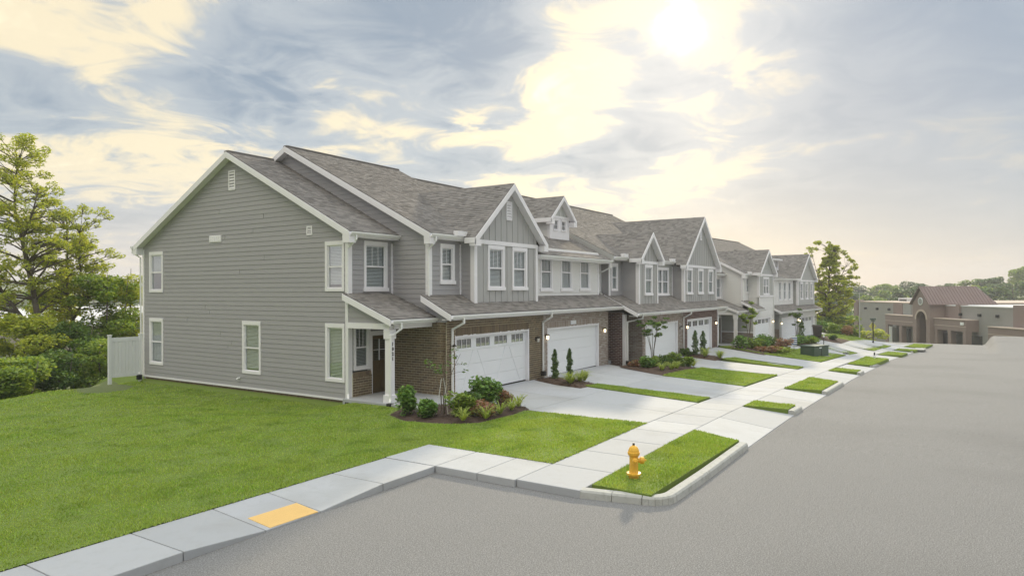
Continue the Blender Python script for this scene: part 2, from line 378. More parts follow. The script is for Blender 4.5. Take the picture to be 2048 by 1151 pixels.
# ------------------------------------------------------------------ concrete slabs, kerbs, lawn strips
def slab(parent,q,zs,gap=.012,th=.3,name='slab',m='concrete'):
    cx=sum(p[0] for p in q)/4; cy=sum(p[1] for p in q)/4
    P=[]
    for p,z in zip(q,zs):
        dx,dy=p[0]-cx,p[1]-cy; L=math.hypot(dx,dy); k=(L-gap)/L; P.append((dx*k,dy*k,z))
    b=MB()   # q order: (x0,y0),(x1,y0),(x1,y1),(x0,y1)
    f=lambda p,d:(p[0],p[1],p[2]-d)
    z0=min(zs)
    b.hexa([f(P[0],th),P[0],f(P[3],th),P[3],f(P[1],th),P[1],f(P[2],th),P[2]])
    o=b.build(name,m,parent,bevel=.012); o.location=(cx,cy,0)
    return o
def struct_empty(name,loc=(0,0,0)):
    e=empty(name,loc); e['kind']='structure'; return e
sw=struct_empty('sidewalk')
xr=[-9.5,-8,-6.5,-5,-3.5,-2,-.5,1.2,2.8,4.3,5.77,7.2,8.35,9.95,11.55]
for a,b in zip(xr,xr[1:]):
    q=[(a,9.57),(b,9.57),(b,11.05),(a,11.05)]
    slab(sw,q,[gz(*p)+ramp_dip(p[0],p[1])*(1 if p[1]<10 else 0.15) for p in q])
for a,b in [(9.57,11.05),(8.45,9.57),(7.5,8.45)]:
    q=[(11.55,a),(13.1,a),(13.1,b),(11.55,b)]; slab(sw,q,[.0]*4)
x=11.6; n=0
xs=[11.6]+[13.1+1.5*i for i in range(46)]
def SWZ(X,y): return gz(X,y+cv(X))
for a,b in zip(xs,xs[1:]):
    q=[(a,6.05+cv(a)),(b,6.05+cv(b)),(b,7.5+cv(b)),(a,7.5+cv(a))]
    slab(sw,q,[gz(*p) for p in q])
# driveways and their aprons: one thing-like structure each, slabs as pieces
def bil(q,u,v):
    a=[q[0][i]*(1-u)+q[1][i]*u for i in (0,1)]; b=[q[3][i]*(1-u)+q[2][i]*u for i in (0,1)]
    return (a[0]*(1-v)+b[0]*v,a[1]*(1-v)+b[1]*v)
def driveway(q,nu,nv,apron):
    e=struct_empty('driveway')
    for i in range(nu):
        for j in range(nv):
            c=[bil(q,(i+a)/nu,(j+b)/nv) for a,b in ((0,0),(1,0),(1,1),(0,1))]
            slab(e,c,[gz(*p)+.004 for p in c])
    for i in range(2):
        c=[bil(apron,(i+a)/2,b) for a,b in ((0,0),(1,0),(1,1),(0,1))]
        slab(e,c,[gz(*p)-(.13 if b==0 else 0) for p,b in zip(c,(0,0,1,1))])
def Yc(X,y): return (X,y+cv(X))
driveway([(18.13,7.5),(23.2,7.5),(25.3,15.4),(19.1,15.4)],2,2,[(17.45,4.4),(23.35,4.4),(23.3,6.05),(18.2,6.05)])
driveway([(24.8,7.5),(29.45,7.5),(32.6,15.4),(25.9,15.4)],2,2,[(24.5,4.4),(29.9,4.4),(29.7,6.05),(24.85,6.05)])
driveway([(35.9,7.5),(40.8,7.5),(41.3,14.5),(35.2,14.5)],2,2,[(34.5,4.4),(41.0,4.4),(41.1,6.05),(35.7,6.05)])
driveway([(42.85,7.5),(48.4,7.48),(48.9,14.5),(42.2,14.5)],2,2,[(42.8,4.35),(47.7,4.25),(47.8,5.9),(43.4,6.0)])
driveway([Yc(58,7.5),Yc(65.5,7.5),(66.3,13.8),(57.4,14.3)],3,2,[Yc(55.5,4.4),Yc(60.7,4.4),Yc(60.5,6.05),Yc(57.2,6.05)])
driveway([Yc(65.5,7.5),Yc(71,7.5),(73,13.0),(66.3,13.8)],2,2,[Yc(64.2,4.4),Yc(68.2,4.4),Yc(68.4,6.05),Yc(65.6,6.05)])
driveway([Yc(71,7.5),Yc(81,7.5),(80.5,12.6),(73,13.0)],3,2,[Yc(70.5,4.4),Yc(75.2,4.4),Yc(75.4,6.05),Yc(71.4,6.05)])
# kerbs
kb=struct_empty('kerb')
def kerb_run(pts,w=.22):
    for a,b in zip(pts,pts[1:]):
        a=Vector((a[0],a[1],0)); b=Vector((b[0],b[1],0)); d=(b-a).normalized(); n=Vector((-d.y,d.x,0))
        P=[]
        for p in (a+d*.006,b-d*.006):
            X,Y=p.x,p.y; zt=gz(X,Y+.3); zr=asph(X,Y-.1)-.1
            P.append([p+Vector((0,0,zr)),p+n*.03+Vector((0,0,zt-.035)),p+n*.06+Vector((0,0,zt+.0)),p+n*w+Vector((0,0,zt+.008)),p+n*w+Vector((0,0,zr))])
        m=MB(); m.v=[tuple(x) for r in P for x in r]; k=5
        m.f=[(i,(i+1)%k,k+(i+1)%k,k+i) for i in range(k)]+[tuple(range(k)),tuple(range(k,2*k))]
        m.build('kerb_stone','kerb',kb)
arc=[(11.85+.55-.55*math.cos(t),4.4+.5-.5*math.sin(t)) for t in [i*math.pi/12 for i in range(7)]]
kerb_run([(11.6,6.06),(11.72,5.45)]+arc+[(14.2,4.36),(15.9,4.36),(17.45,4.36)])
for a,b in ((23.3,24.6),(29.8,34.55),(41.,42.85),(47.7,55.5),(60.7,64.2),(68.2,70.5),(75.2,82)):
    k=max(1,round((b-a)/3)); kerb_run([Yc(a+(b-a)*i/k,4.36) for i in range(k+1)])
# raised lawn strips
PATCH=[[(11.95,4.75),(17.45,4.6),(18.15,5.98),(11.98,5.98)],
 [(23.32,4.6),(24.55,4.6),(24.85,6.),(23.33,6.)],[(29.86,4.6),(34.5,4.6),(35.6,6.),(29.75,6.)],[(41.0,4.55),(42.8,4.55),(43.4,5.95),(41.1,5.97)],
 [(47.75,4.45),(55.5,4.1),(57.2,5.75),(47.85,5.85)],[(60.7,3.6),(64.2,3.4),(65.5,4.9),(60.5,5.2)],[(68.2,3.05),(70.5,2.9),(71.3,4.5),(68.4,4.65)],[(75.2,2.6),(82,2.1),(82,3.7),(75.4,4.3)],
 [(23.2,7.56),(24.75,7.56),(25.4,12.4),(24.55,12.6)],[(29.48,7.56),(35.85,7.56),(36.2,11.5),(30.1,11.4)],[(40.85,7.56),(42.8,7.56),(43.7,11.8),(41.85,12.1)],
 [(48.45,7.55),(57.9,7.2),(59.5,10.8),(48.8,10.9)],[(58.8,7.05),(61.3,6.75),(66.1,9.5),(64.3,9.9)],[(65.8,5.95),(70.9,5.8),(72.5,8.2),(69.8,8.8)],[(71.1,5.6),(75.7,5.4),(78.7,7.5),(75.4,8.4)],
 [(76,8.6),(82,7.0),(84,10.5),(74,12.2)],[(48.6,10.8),(58.5,10.6),(56.8,14.6),(49.0,14.3)]]
for q in PATCH:
    m=MB(); nu=max(2,int(abs(q[1][0]-q[0][0])/1.2)); nv=3
    idx={}
    for i in range(nu+1):
        for j in range(nv+1):
            p=bil(q,i/nu,j/nv); idx[i,j]=len(m.v); m.v.append((p[0],p[1],gz(*p)+.035))
    for i in range(nu):
        for j in range(nv): m.f.append((idx[i,j],idx[i+1,j],idx[i+1,j+1],idx[i,j+1]))
    for k in range(4):
        a,b=q[k],q[(k+1)%4]; za,zb=gz(*a)+.035,gz(*b)+.035
        m.quad((*a,za-.35),(*b,zb-.35),(*b,zb),(*a,za))
    m.build('lawn_strip','soil',kind='structure')
# mulch beds
def mulch(poly,zf=None):
    cx=sum(p[0] for p in poly)/len(poly); cy=sum(p[1] for p in poly)/len(poly); m=MB(); R=5
    zf=zf or (lambda X,Y:gz(X,Y)); n=len(poly); sub=[]
    for i in range(n):
        for t in (0,.33,.66):
            a,b=poly[i],poly[(i+1)%n]; sub.append((a[0]*(1-t)+b[0]*t,a[1]*(1-t)+b[1]*t))
    n=len(sub); m.v.append((cx,cy,zf(cx,cy)+.13))
    for r in range(1,R+1):
        for p in sub:
            t=r/R; X,Y=cx+(p[0]-cx)*t,cy+(p[1]-cy)*t
            m.v.append((X,Y,zf(X,Y)+(.12*(1-t**3)+random.uniform(-.012,.012) if r<R else -.02)+.01))
    for k in range(n): m.f.append((0,1+k,1+(k+1)%n))
    for r in range(R-1):
        for k in range(n): a=1+r*n; m.f.append((a+k,a+(k+1)%n,a+n+(k+1)%n,a+n+k))
    m.build('mulch_bed','mulch',kind='structure')
    # loose bark chips
    V=[];F=[]
    for i in range(int(260*len(poly)/6)):
        k=random.randrange(n); t=math.sqrt(random.random())*.97; p=sub[k]; s=random.random(); p2=sub[(k+1)%n]
        X=cx+((p[0]*(1-s)+p2[0]*s)-cx)*t; Y=cy+((p[1]*(1-s)+p2[1]*s)-cy)*t; Z=zf(X,Y)+.12*(1-t**3)+.03
        a=random.uniform(0,6.3); l=random.uniform(.02,.06); w=random.uniform(.01,.02); b=len(V)
        for dx,dy,dz in ((-l,-w,0),(l,-w,random.uniform(-.01,.02)),(l,w,0),(-l,w,random.uniform(0,.02))):
            V.append((X+dx*math.cos(a)-dy*math.sin(a),Y+dx*math.sin(a)+dy*math.cos(a),Z+dz))
        F.append((b,b+1,b+2,b+3))
    return V,F
CH=[[],[]]
def bed(poly,**k):
    V,F=mulch(poly,**k); b=len(CH[0]); CH[0]+=V; CH[1]+=[tuple(b+i for i in f) for f in F]
BEDA=[(16.6,15.35),(15.5,14.8),(15.0,13.7),(15.25,12.3),(15.92,11.52),(17.57,11.38),(18.78,11.5),(19.2,11.94),(19.2,13.2),(19.1,14.3),(17.6,14.35),(17.5,15.35)]
bed(BEDA)
bed([(23.9,12.4),(25.2,12.3),(25.9,13.4),(26.0,15.2),(24.9,15.2),(24.2,13.8)])
bed([(30.05,11.3),(33,11.2),(36.0,11.6),(36.0,12.4),(35.1,13.2),(35.2,14.4),(33.8,14.7),(31.6,14.2)])
bed([(40.7,12.1),(42.6,12.1),(42.5,13.3),(42.4,14.4),(41.2,14.4)])
bed([(48.0,11.0),(51,10.5),(56,10.5),(57.2,11.2),(57.6,13.9),(56,14.2),(52,14.6),(49.2,14.1)])
bed([(61.5,10.6),(66,9.9),(67.5,11.2),(66.5,12.8),(63.5,13.2)])
bed([(70,8.9),(76,8.8),(76,11.0),(73.4,12.0),(71.5,11.6)])
o=npmesh('bark_chips',np.array(CH[0]),np.array(CH[1]),'mulch'); tag(o,'loose brown bark chips lying over the mulch beds','bark chips',kind='stuff')
# grass blades
def inpoly(X,Y,poly):
    c=np.zeros(len(X),bool); j=len(poly)-1
    for i in range(len(poly)):
        xi,yi=poly[i]; xj,yj=poly[j]
        with np.errstate(divide='ignore',invalid='ignore'):
            c^=((yi>Y)!=(yj>Y))&(X<(xj-xi)*(Y-yi)/(yj-yi+1e-12)+xi)
        j=i
    return c
def zarr(f,X,Y): return np.array([f(a,b) for a,b in zip(X,Y)])
def blades(name,label,X,Y,Z,hgt,parent=None):
    n=len(X); D=np.hypot(X,Y); h=hgt*np.random.uniform(.55,1.25,n); w=.0075*np.clip(D/11,1,4)*np.random.uniform(.8,1.3,n)
    # tufty growth: height follows a slow pattern
    h*=.8+.35*np.sin(X*2.3+np.sin(Y*1.7)*1.5)*np.sin(Y*2.9+np.cos(X*1.3))
    a=np.random.uniform(0,2*np.pi,n); la=np.random.uniform(0,2*np.pi,n); lean=h*np.random.uniform(.1,1.0,n)
    V=np.zeros((n,3,3)); V[:,0,0]=X-np.cos(a)*w; V[:,0,1]=Y-np.sin(a)*w; V[:,1,0]=X+np.cos(a)*w; V[:,1,1]=Y+np.sin(a)*w
    V[:,0,2]=V[:,1,2]=Z; V[:,2,0]=X+np.cos(la)*lean; V[:,2,1]=Y+np.sin(la)*lean; V[:,2,2]=Z+h
    o=npmesh(name,V.reshape(-1,3),np.arange(3*n).reshape(-1,3),'grass'); tag(o,label,'grass',kind='stuff'); return o
def sample_box(x0,x1,y0,y1,n): return np.random.uniform(x0,x1,n),np.random.uniform(y0,y1,n)
GX=[];GY=[]
for (x0,x1,y0,y1,dens) in [(-6,13.1,11.01,13.5,1500),(-6,17,13.5,17.5,1000),(-4,17,17.5,22,700),(0,17,22,27,430),(4,17,27,33,300),(13.06,18.49,7.46,13.5,1500),(17,18.4,12,15,600),(-6,5,17,32,120)]:
    X,Y=sample_box(x0,x1,y0,y1,int((x1-x0)*(y1-y0)*dens)); 
    # inside the view wedge only (plus a margin)
    fx=X*D0.x+Y*D0.y; lx_=X*R0.x+Y*R0.y; k=(lx_/fx>-.95)&~inpoly(X,Y,BEDA)&~((X>16.6)&(Y>15.3)&(Y<18.1))&~((X>17.4)&(Y>14.2)&(Y<18.1))
    k&=(X*.0<1)&(crest_drop(X,Y)<1.5)
    GX.append(X[k]); GY.append(Y[k])
X=np.concatenate(GX);Y=np.concatenate(GY); Z=zarr(lawn_z,X,Y)-.005
blades('lawn_grass','short green turf covering the big corner lawn beside the grey end wall',X,Y,Z,.05)
GX=[];GY=[]
for i,q in enumerate(PATCH):
    area=abs((q[1][0]-q[0][0])*(q[2][1]-q[1][1])); d=math.hypot(q[0][0],q[0][1]); dens=1900 if i==0 else max(180,1300*(18/d)**1.6)
    n=int(area*dens); u=np.random.rand(n); v=np.random.rand(n); e=.0
    a0=np.outer(1-u,q[0])+np.outer(u,q[1]); a1=np.outer(1-u,q[3])+np.outer(u,q[2]); P=a0*(1-v)[:,None]+a1*v[:,None]
    GX.append(P[:,0]); GY.append(P[:,1])
X=np.concatenate(GX);Y=np.concatenate(GY); Z=zarr(gz,X,Y)+.03
blades('verge_grass','short turf on the raised strips between driveways, sidewalk and kerb',X,Y,Z,.055)
# long rough grass on the bank beyond the road end
def rough(n,x0,x1,y0,y1,zf,lab):
    X,Y=sample_box(x0,x1,y0,y1,n); return X,Y,zarr(zf,X,Y)
# ------------------------------------------------------------------ townhouses
class Unit:
    def __init__(s,bld,base,name,label,group='townhouses in the two grey rows',palette=None,shingle_parts=0,brick_parts=0):
        O,rot=bld; s.base=Vector(base); c,sn=math.cos(rot),math.sin(rot)
        dx,dy=base[0]-19.24,base[1]-16.2
        s.root=empty(name,(O[0]+dx*c-dy*sn,O[1]+dx*sn+dy*c,O[2]+base[2]),rot,label,'townhouse',group)
        s.sp=shingle_parts; s.bp=brick_parts; s.bw=MB(); s.pal=palette or {}; s.brmat='brick'; s.bwp=None
    def B(s,mb,name,m,parent=None,**k): return mb.build(name,m,parent or s.root,off=s.base,**k)
    def piece(s,name,me,mx,parent=None):
        mx=Matrix.Translation(-s.base)@mx; return link(name,me,parent or s.root,mx)
    def finish(s):
        if s.bw.v: s.B(s.bw,'brickwork',s.brmat,kind='stuff')
def WP(plane,c):   # wall point mapper (u along wall, z up, o outwards)
    if plane=='-y': return lambda u,z,o:(u,c-o,z)
    if plane=='-x': return lambda u,z,o:(c-o,u,z)
    if plane=='+x': return lambda u,z,o:(c+o,u,z)
    return lambda u,z,o:(u,c+o,z)
def subtract(lo,hi,cuts):
    segs=[(lo,hi)]
    for a,b in cuts:
        n=[]
        for x,y in segs:
            if b<=x or a>=y: n.append((x,y)); continue
            if a>x: n.append((x,a))
            if b<y: n.append((b,y))
        segs=n
    return [q for q in segs if q[1]-q[0]>.015]
def wedge(mb,P,lo0,hi0,lo1,hi1,z0,z1,o0,o1,i=0.):
    mb.hexa([P(lo0,z0,i),P(lo1,z1,i),P(lo0,z0,o0),P(lo1,z1,o1),P(hi0,z0,i),P(hi1,z1,i),P(hi0,z0,o0),P(hi1,z1,o1)])
def const_ext(a,b): return lambda z:(a,b)
def gable_ext(a,b,xc,zr,s):   # limited by both sloping edges below apex (xc,zr)
    def e(z):
        h=max(0.,(zr-z)/s); return (max(a,xc-h),min(b,xc+h))
    return e
_brick_me={}
def unit_cube(name,m):
    k=(name,m)
    if k not in _brick_me:
        me=bpy.data.meshes.new(name); me.from_pydata([(x,y,z) for x in (-.5,.5) for y in (-.5,.5) for z in (-.5,.5)],[],CUBE); me.materials.append(MT[m]); _brick_me[k]=me
    return _brick_me[k]
def wall(U,plane,c,ext,z0,z1,style,m,breaks=(),openings=(),name='wall',th=.16,lap=.18,soldier=None,back='mortar',blen=.25):
    P=WP(plane,c); bk=MB()
    zs=sorted(set([z0,z1]+[z for z in breaks if z0<z<z1]+[z for o in openings for z in (o[1],o[3]) if z0<z<z1]))
    for a,b in zip(zs,zs[1:]):
        e0,e1=ext(a),ext(b); lo,hi=min(e0[0],e1[0]),max(e0[1],e1[1])
        cuts=[(o[0],o[2]) for o in openings if o[1]<b-1e-6 and o[3]>a+1e-6]
        for x,y in subtract(lo,hi,cuts):
            l0=max(x,e0[0]) if x<=lo+1e-6 else x; l1=max(x,e1[0]) if x<=lo+1e-6 else x
            h0=min(y,e0[1]) if y>=hi-1e-6 else y; h1=min(y,e1[1]) if y>=hi-1e-6 else y
            l0,h0=max(l0,e0[0]),min(h0,e0[1]); l1,h1=max(l1,e1[0]),min(h1,e1[1])
            wedge(bk,P,l0,max(h0,l0),l1,max(h1,l1),a,b,0,0,-th)
    bmat={'lap':m,'batten':m,'plain':m,'brick':back}[style]
    W_=U.B(bk,name,bmat)
    if style=='lap':
        z=z0
        while z<z1-.01:
            zt=min(z+lap,z1); e0,e1=ext(z),ext(zt)
            cuts=[(o[0],o[2]) for o in openings if o[1]<zt-.03 and o[3]>z+.03]
            lo,hi=min(e0[0],e1[0]),max(e0[1],e1[1])
            # a butt joint now and then on long runs
            if hi-lo>7 and random.random()<.4: 
                j=lo+random.uniform(.25,.75)*(hi-lo); cuts=cuts+[(j,j+.02)]
            for x,y in subtract(lo,hi,cuts):
                l0,h0=(e0[0] if x<=lo+1e-6 else x),(e0[1] if y>=hi-1e-6 else y); l1,h1=(e1[0] if x<=lo+1e-6 else x),(e1[1] if y>=hi-1e-6 else y)
                l0,l1=max(l0,e0[0]),max(l1,e1[0]); h0,h1=min(h0,e0[1]),min(h1,e1[1])
                if h0-l0<.02: continue
                b=MB(); o0=.030+random.uniform(-.0015,.002); wedge(b,P,l0,h0,l1,max(h1,l1+.001),z+.002,zt,o0+.001,.016,.001); U.B(b,'siding_board',m,W_)
            z=zt
    elif style=='batten':
        e=ext(z0); u=e[0]+.2
        while u<e[1]-.05:
            ztop=z1
            lo,hi=z0,z1
            while ztop>z0 and not (ext(ztop)[0]<=u-.02 and ext(ztop)[1]>=u+.02): ztop-=.03
            for x,y in subtract(z0+.01,ztop,[(o[1]-.12,o[3]+.12) for o in openings if o[0]-.12<u<o[2]+.12]):
                b=MB(); wedge(b,P,u-.025,u+.025,u-.025,u+.025,x,y,.022,.022,.001); U.B(b,'batten',m,W_)
            u+=.42
    elif style=='brick':
        ch=.09; nrow=0; z=z0; ops=[(o[0]-.045,o[1],o[2]+.045,o[3]+.04) for o in openings]+([soldier] if soldier else [])
        while z<z1-.02:
            zt=min(z+ch,z1); e=ext((z+zt)/2)
            cuts=[(o[0],o[2]) for o in ops if o[1]<zt-.03 and o[3]>z+.03]
            for x,y in subtract(e[0],e[1],cuts):
                u=x-(blen/2 if nrow%2 else 0)
                while u<y-.02:
                    a=max(u+.010,x+.002); b_=min(u+blen-.010,y-.002); u+=blen
                    if b_-a<.03: continue
                    brick(U,P,plane,a,b_,z+.008,zt-.008,m,W_)
            z+=ch; nrow+=1
        if soldier:
            u=soldier[0]
            while u<soldier[2]-.03:
                brick(U,P,plane,u+.006,min(u+.084,soldier[2]),soldier[1]+.008,soldier[3]-.008,m,W_); u+=.09
    return W_
def brick(U,P,plane,a,b,z0,z1,m,parent):
    o=.010+random.uniform(0,.007)
    if U.bp>0:
        U.bp-=1
        p0=P(a,z0,-.02);p1=P(b,z1,o); c=[(p0[i]+p1[i])/2 for i in range(3)]; s=[abs(p1[i]-p0[i]) for i in range(3)]
        U.piece('brick',unit_cube('brick',m),Matrix.Translation(c)@Matrix.Diagonal((*s,1)),parent)
    else:
        if U.brmat!=m: U.finish(); U.bw=MB(); U.brmat=m
        # three visible-side faces and the front are enough for a laid brick
        q=[P(a,z0,0.001),P(b,z0,.001),P(b,z1,.001),P(a,z1,.001),P(a,z0,o),P(b,z0,o),P(b,z1,o),P(a,z1,o)]
        k=len(U.bw.v); U.bw.v+=q; U.bw.f+=[(k+4,k+5,k+6,k+7),(k,k+1,k+5,k+4),(k+3,k+2,k+6,k+7),(k,k+4,k+7,k+3),(k+1,k+2,k+6,k+5)]
def window(U,plane,c,u0,u1,z0,z1,muntins=2,blind=1.,sill=True,single=False,tw=.11,grid_h=0,name='window',mullion=False,flat=False):
    P=WP(plane,c); f=MB(); bx=lambda mb,a,b,x,y,o0,o1: mb.hexa([P(a,x,o0),P(a,y,o0),P(a,x,o1),P(a,y,o1),P(b,x,o0),P(b,y,o0),P(b,x,o1),P(b,y,o1)])
    T=.048
    bx(f,u0,u0+tw,z0+tw,z1-tw,-.02,T); bx(f,u1-tw,u1,z0+tw,z1-tw,-.02,T)
    bx(f,u0-.0,u1+.0,z1-tw*1.15,z1+.02,-.02,T+.006); 
    if sill: bx(f,u0-.04,u1+.04,z0-.02,z0+tw,-.02,T+.03)
    else: bx(f,u0,u1,z0,z0+tw,-.02,T+.004)
    W_=U.B(f,name,'trim')
    a,b,lo,hi=u0+tw,u1-tw,z0+tw,z1-tw*1.15
    bays=[(a,b)] if not mullion else [(a,(a+b)/2-.05),((a+b)/2+.05,b)]
    if mullion:
        f=MB(); bx(f,(a+b)/2-.05,(a+b)/2+.05,lo,hi,-.02,T-.004); U.B(f,'mullion','trim',W_)
    for a,b in bays:
        s=MB(); w=.035; zm=(lo+hi)/2
        bx(s,a,a+w,lo,hi,-.05,.004); bx(s,b-w,b,lo,hi,-.05,.004); bx(s,a+w,b-w,hi-w,hi,-.05,.004); bx(s,a+w,b-w,lo,lo+w,-.05,.004)
        if not single: bx(s,a+w,b-w,zm-.028,zm+.028,-.05,.012)
        U.B(s,'sash','trim',W_)
        for (p,q,oo) in ([(lo+w,hi-w,-.02)] if single else [(zm+.028,hi-w,-.018),(lo+w,zm-.028,-.03)]):
            g=MB(); g.quad(P(a+w,p,oo),P(b-w,p,oo),P(b-w,q,oo),P(a+w,q,oo)); U.B(g,'pane','glass',W_)
        if muntins:
            g=MB(); top=(zm+.028 if not single else lo+w)
            for i in range(1,muntins+1):
                u=a+w+(b-a-2*w)*i/(muntins+1); bx(g,u-.009,u+.009,top,hi-w,-.026,-.008)
            if grid_h: 
                zz=(top+hi-w)/2; bx(g,a+w,b-w,zz-.009,zz+.009,-.027,-.009)
            U.B(g,'muntins','trim',W_)
        if blind>0:
            g=MB(); dr_=.036 if z0>3 else .021; z=hi-w-.02; zend=hi-(hi-lo)*blind+.02; bx(g,a+w,b-w,hi-.06,hi-.02,-.105,-.065)
            while z>zend:
                g.quad(P(a+.045,z,-.100),P(b-.045,z,-.100),P(b-.045,z-dr_,-.066),P(a+.045,z-dr_,-.066)); z-=.052
            U.B(g,'blind','blind',W_)
    return W_
def opening(u0,u1,z0,z1,tw=.11): return (u0+tw*.8,z0+tw*.8,u1-tw*.8,z1-tw*.9)
_sh_me={}
def shingle_mesh(e):
    k=round(e,3)
    if k not in _sh_me:
        me=bpy.data.meshes.new('shingle'); w=.31
        P=[(x,y,z) for x,y,z in [(0,0,0),(0,0,.016),(0,e*1.1,-.004),(0,e*1.1,.004),(w,0,0),(w,0,.016),(w,e*1.1,-.004),(w,e*1.1,.004)]]
        me.from_pydata(P,[],CUBE); me.materials.append(MT['shingle']); _sh_me[k]=me
    return _sh_me[k]
def slope(U,p0,udir,vdir,ext,vmax,name='roof',expo=.135,start=0.,shingles=True,th=.10,nparts=None):
    """roof plane: p0 eave corner on the shingle surface, ext(v)->(u_lo,u_hi)"""
    p0=Vector(p0); u=Vector(udir).normalized(); v=Vector(vdir).normalized(); n=u.cross(v)
    if n.z<0: n=-n
    d=MB(); vs=[vmax*i/6 for i in range(7)]; top=[];bot=[]
    L=[p0+v*t+u*ext(t)[0] for t in vs]; R=[p0+v*t+u*ext(t)[1] for t in vs]
    for i in range(6):
        d.hexa([L[i]-n*th,L[i],L[i+1]-n*th,L[i+1],R[i]-n*th,R[i],R[i+1]-n*th,R[i+1]])
    D=U.B(d,name,'deck')
    if not shingles: return D
    m=MB(); j=0; v0=-.02
    while v0<vmax-.02:
        e=min(expo,vmax-v0); a,b=ext(max(0,min(vmax,v0+e/2))); x=a-random.uniform(0,.3)
        while x<b:
            w=random.uniform(.15,.32); hpart=False
            if U.sp>0 and (nparts is None or nparts>0) and x>=a and x+.31<=b and e>expo*.9:
                w=.31; hpart=True
            xa,xb=max(x,a),min(x+w-.006,b)
            if xb-xa>.02:
                if hpart:
                    U.sp-=1; 
                    if nparts is not None: nparts-=1
                    q=p0+v*v0+u*xa+n*.002
                    mx=Matrix(((u.x,v.x,n.x,q.x),(u.y,v.y,n.y,q.y),(u.z,v.z,n.z,q.z),(0,0,0,1))); U.piece('shingle',shingle_mesh(expo),mx,D)
                else:
                    h=.013+random.choice((0,.004,.008)); g=random.uniform(-.012,.008)
                    A=p0+v*(v0+g)+n*.001; Bq=p0+v*(v0+e*1.08)+n*.001
                    k=len(m.v); m.v+=[tuple(A+u*xa),tuple(A+u*xb),tuple(A+u*xb+n*h),tuple(A+u*xa+n*h),tuple(Bq+u*xa+n*.003),tuple(Bq+u*xb+n*.003)]
                    m.f+=[(k,k+1,k+2,k+3),(k+3,k+2,k+5,k+4),(k,k+3,k+4),(k+1,k+5,k+2)]
            x+=w
        v0+=expo; j+=1
    if m.v: U.B(m,'shingle_courses','shingle',D,kind='stuff')
    return D
def rake(U,a,b,h=.15,th=.035,outdir=(-1,0,0),soffit=.3,name='rake_board',cap=True):
    """fascia board under a sloping roof edge a(eave)->b(ridge); soffit runs inwards"""
    a=Vector(a);b=Vector(b);o=Vector(outdir); z=Vector((0,0,1)); m=MB(); t=.11
    m.hexa([a-z*(h+t),a-z*t*.2,a-z*(h+t)+o*th,a-z*t*.2+o*th,b-z*(h+t),b-z*t*.2,b-z*(h+t)+o*th,b-z*t*.2+o*th])
    W_=U.B(m,name,'trim')
    s=MB(); s.hexa([a-z*(h*.8+t),a-z*(h*.8+t-.03),a-z*(h*.8+t)-o*soffit,a-z*(h*.8+t-.03)-o*soffit,b-z*(h*.8+t),b-z*(h*.8+t-.03),b-z*(h*.8+t)-o*soffit,b-z*(h*.8+t-.03)-o*soffit])
    U.B(s,'soffit','trim')
    return W_
def cornerboard(U,x,y,z0,z1,w=.12,sx=1,sy=1):
    """L-shaped corner trim standing proud; sx/sy = direction into the walls"""
    m=MB(); t=.042
    m.box(min(x-sx*t,x+sx*w),max(x-sx*t,x+sx*w),min(y-sy*t,y),max(y-sy*t,y),z0,z1)
    m.box(min(x-sx*t,x),max(x-sx*t,x),min(y,y+sy*w),max(y,y+sy*w),z0,z1)
    U.B(m,'corner_board','trim')
def gutter(U,x0,x1,y,z):
    """K-style gutter on an eave facing -Y; y is the fascia face"""
    m=MB(); pr=[(0,0),(-.07,0),(-.085,.03),(-.12,.075),(-.12,.125),(-.108,.125),(-.108,.08),(-.075,.04),(-.012,.015),(0,.015)]
    k=len(pr)
    for x in (x0,x1): m.v+=[(x,y+a,z+b) for a,b in pr]
    m.f=[(i,(i+1)%k,k+(i+1)%k,k+i) for i in range(k)]+[tuple(range(k)),tuple(range(k,2*k))]
    g=U.B(m,'gutter','gutter')
    return g
def downspout(U,pts,foot=True,w=.075):
    m=MB()
    for a,b in zip(pts,pts[1:]):
        a=Vector(a);b=Vector(b);d=(b-a).normalized(); up=(0,0,1) if abs(d.z)<.95 else (0,1,0)
        m.beam(a-d*w*.25,b+d*w*.25,w,w*.9,up)
    g=U.B(m,'downspout','gutter',bevel=.01)
    if foot:
        p=Vector(pts[-1]); f=MB(); f.box(p.x-.09,p.x+.09,p.y-.12,p.y+.09,p.z-.22,p.z-.02); U.B(f,'drain_boot','dark',g,bevel=.02)
def vent(U,plane,c,u,z,w,h,slats=6):
    P=WP(plane,c); m=MB(); bx=lambda a,b,x,y,o0,o1: m.hexa([P(a,x,o0),P(a,y,o0),P(a,x,o1),P(a,y,o1),P(b,x,o0),P(b,y,o0),P(b,x,o1),P(b,y,o1)])
    t=.05; bx(u-w/2,u-w/2+t,z-h/2,z+h/2,0,.05); bx(u+w/2-t,u+w/2,z-h/2,z+h/2,0,.05); bx(u-w/2+t,u+w/2-t,z+h/2-t,z+h/2,0,.05); bx(u-w/2+t,u+w/2-t,z-h/2,z-h/2+t,0,.05)
    v=U.B(m,'gable_vent','trim')
    for i in range(slats):
        zz=z-h/2+t+(h-2*t)*(i+.1)/slats; s=MB(); s.quad(P(u-w/2+t,zz,.045),P(u+w/2-t,zz,.045),P(u+w/2-t,zz+(h-2*t)/slats*.85,.012),P(u-w/2+t,zz+(h-2*t)/slats*.85,.012)); U.B(s,'slat','trim',v)
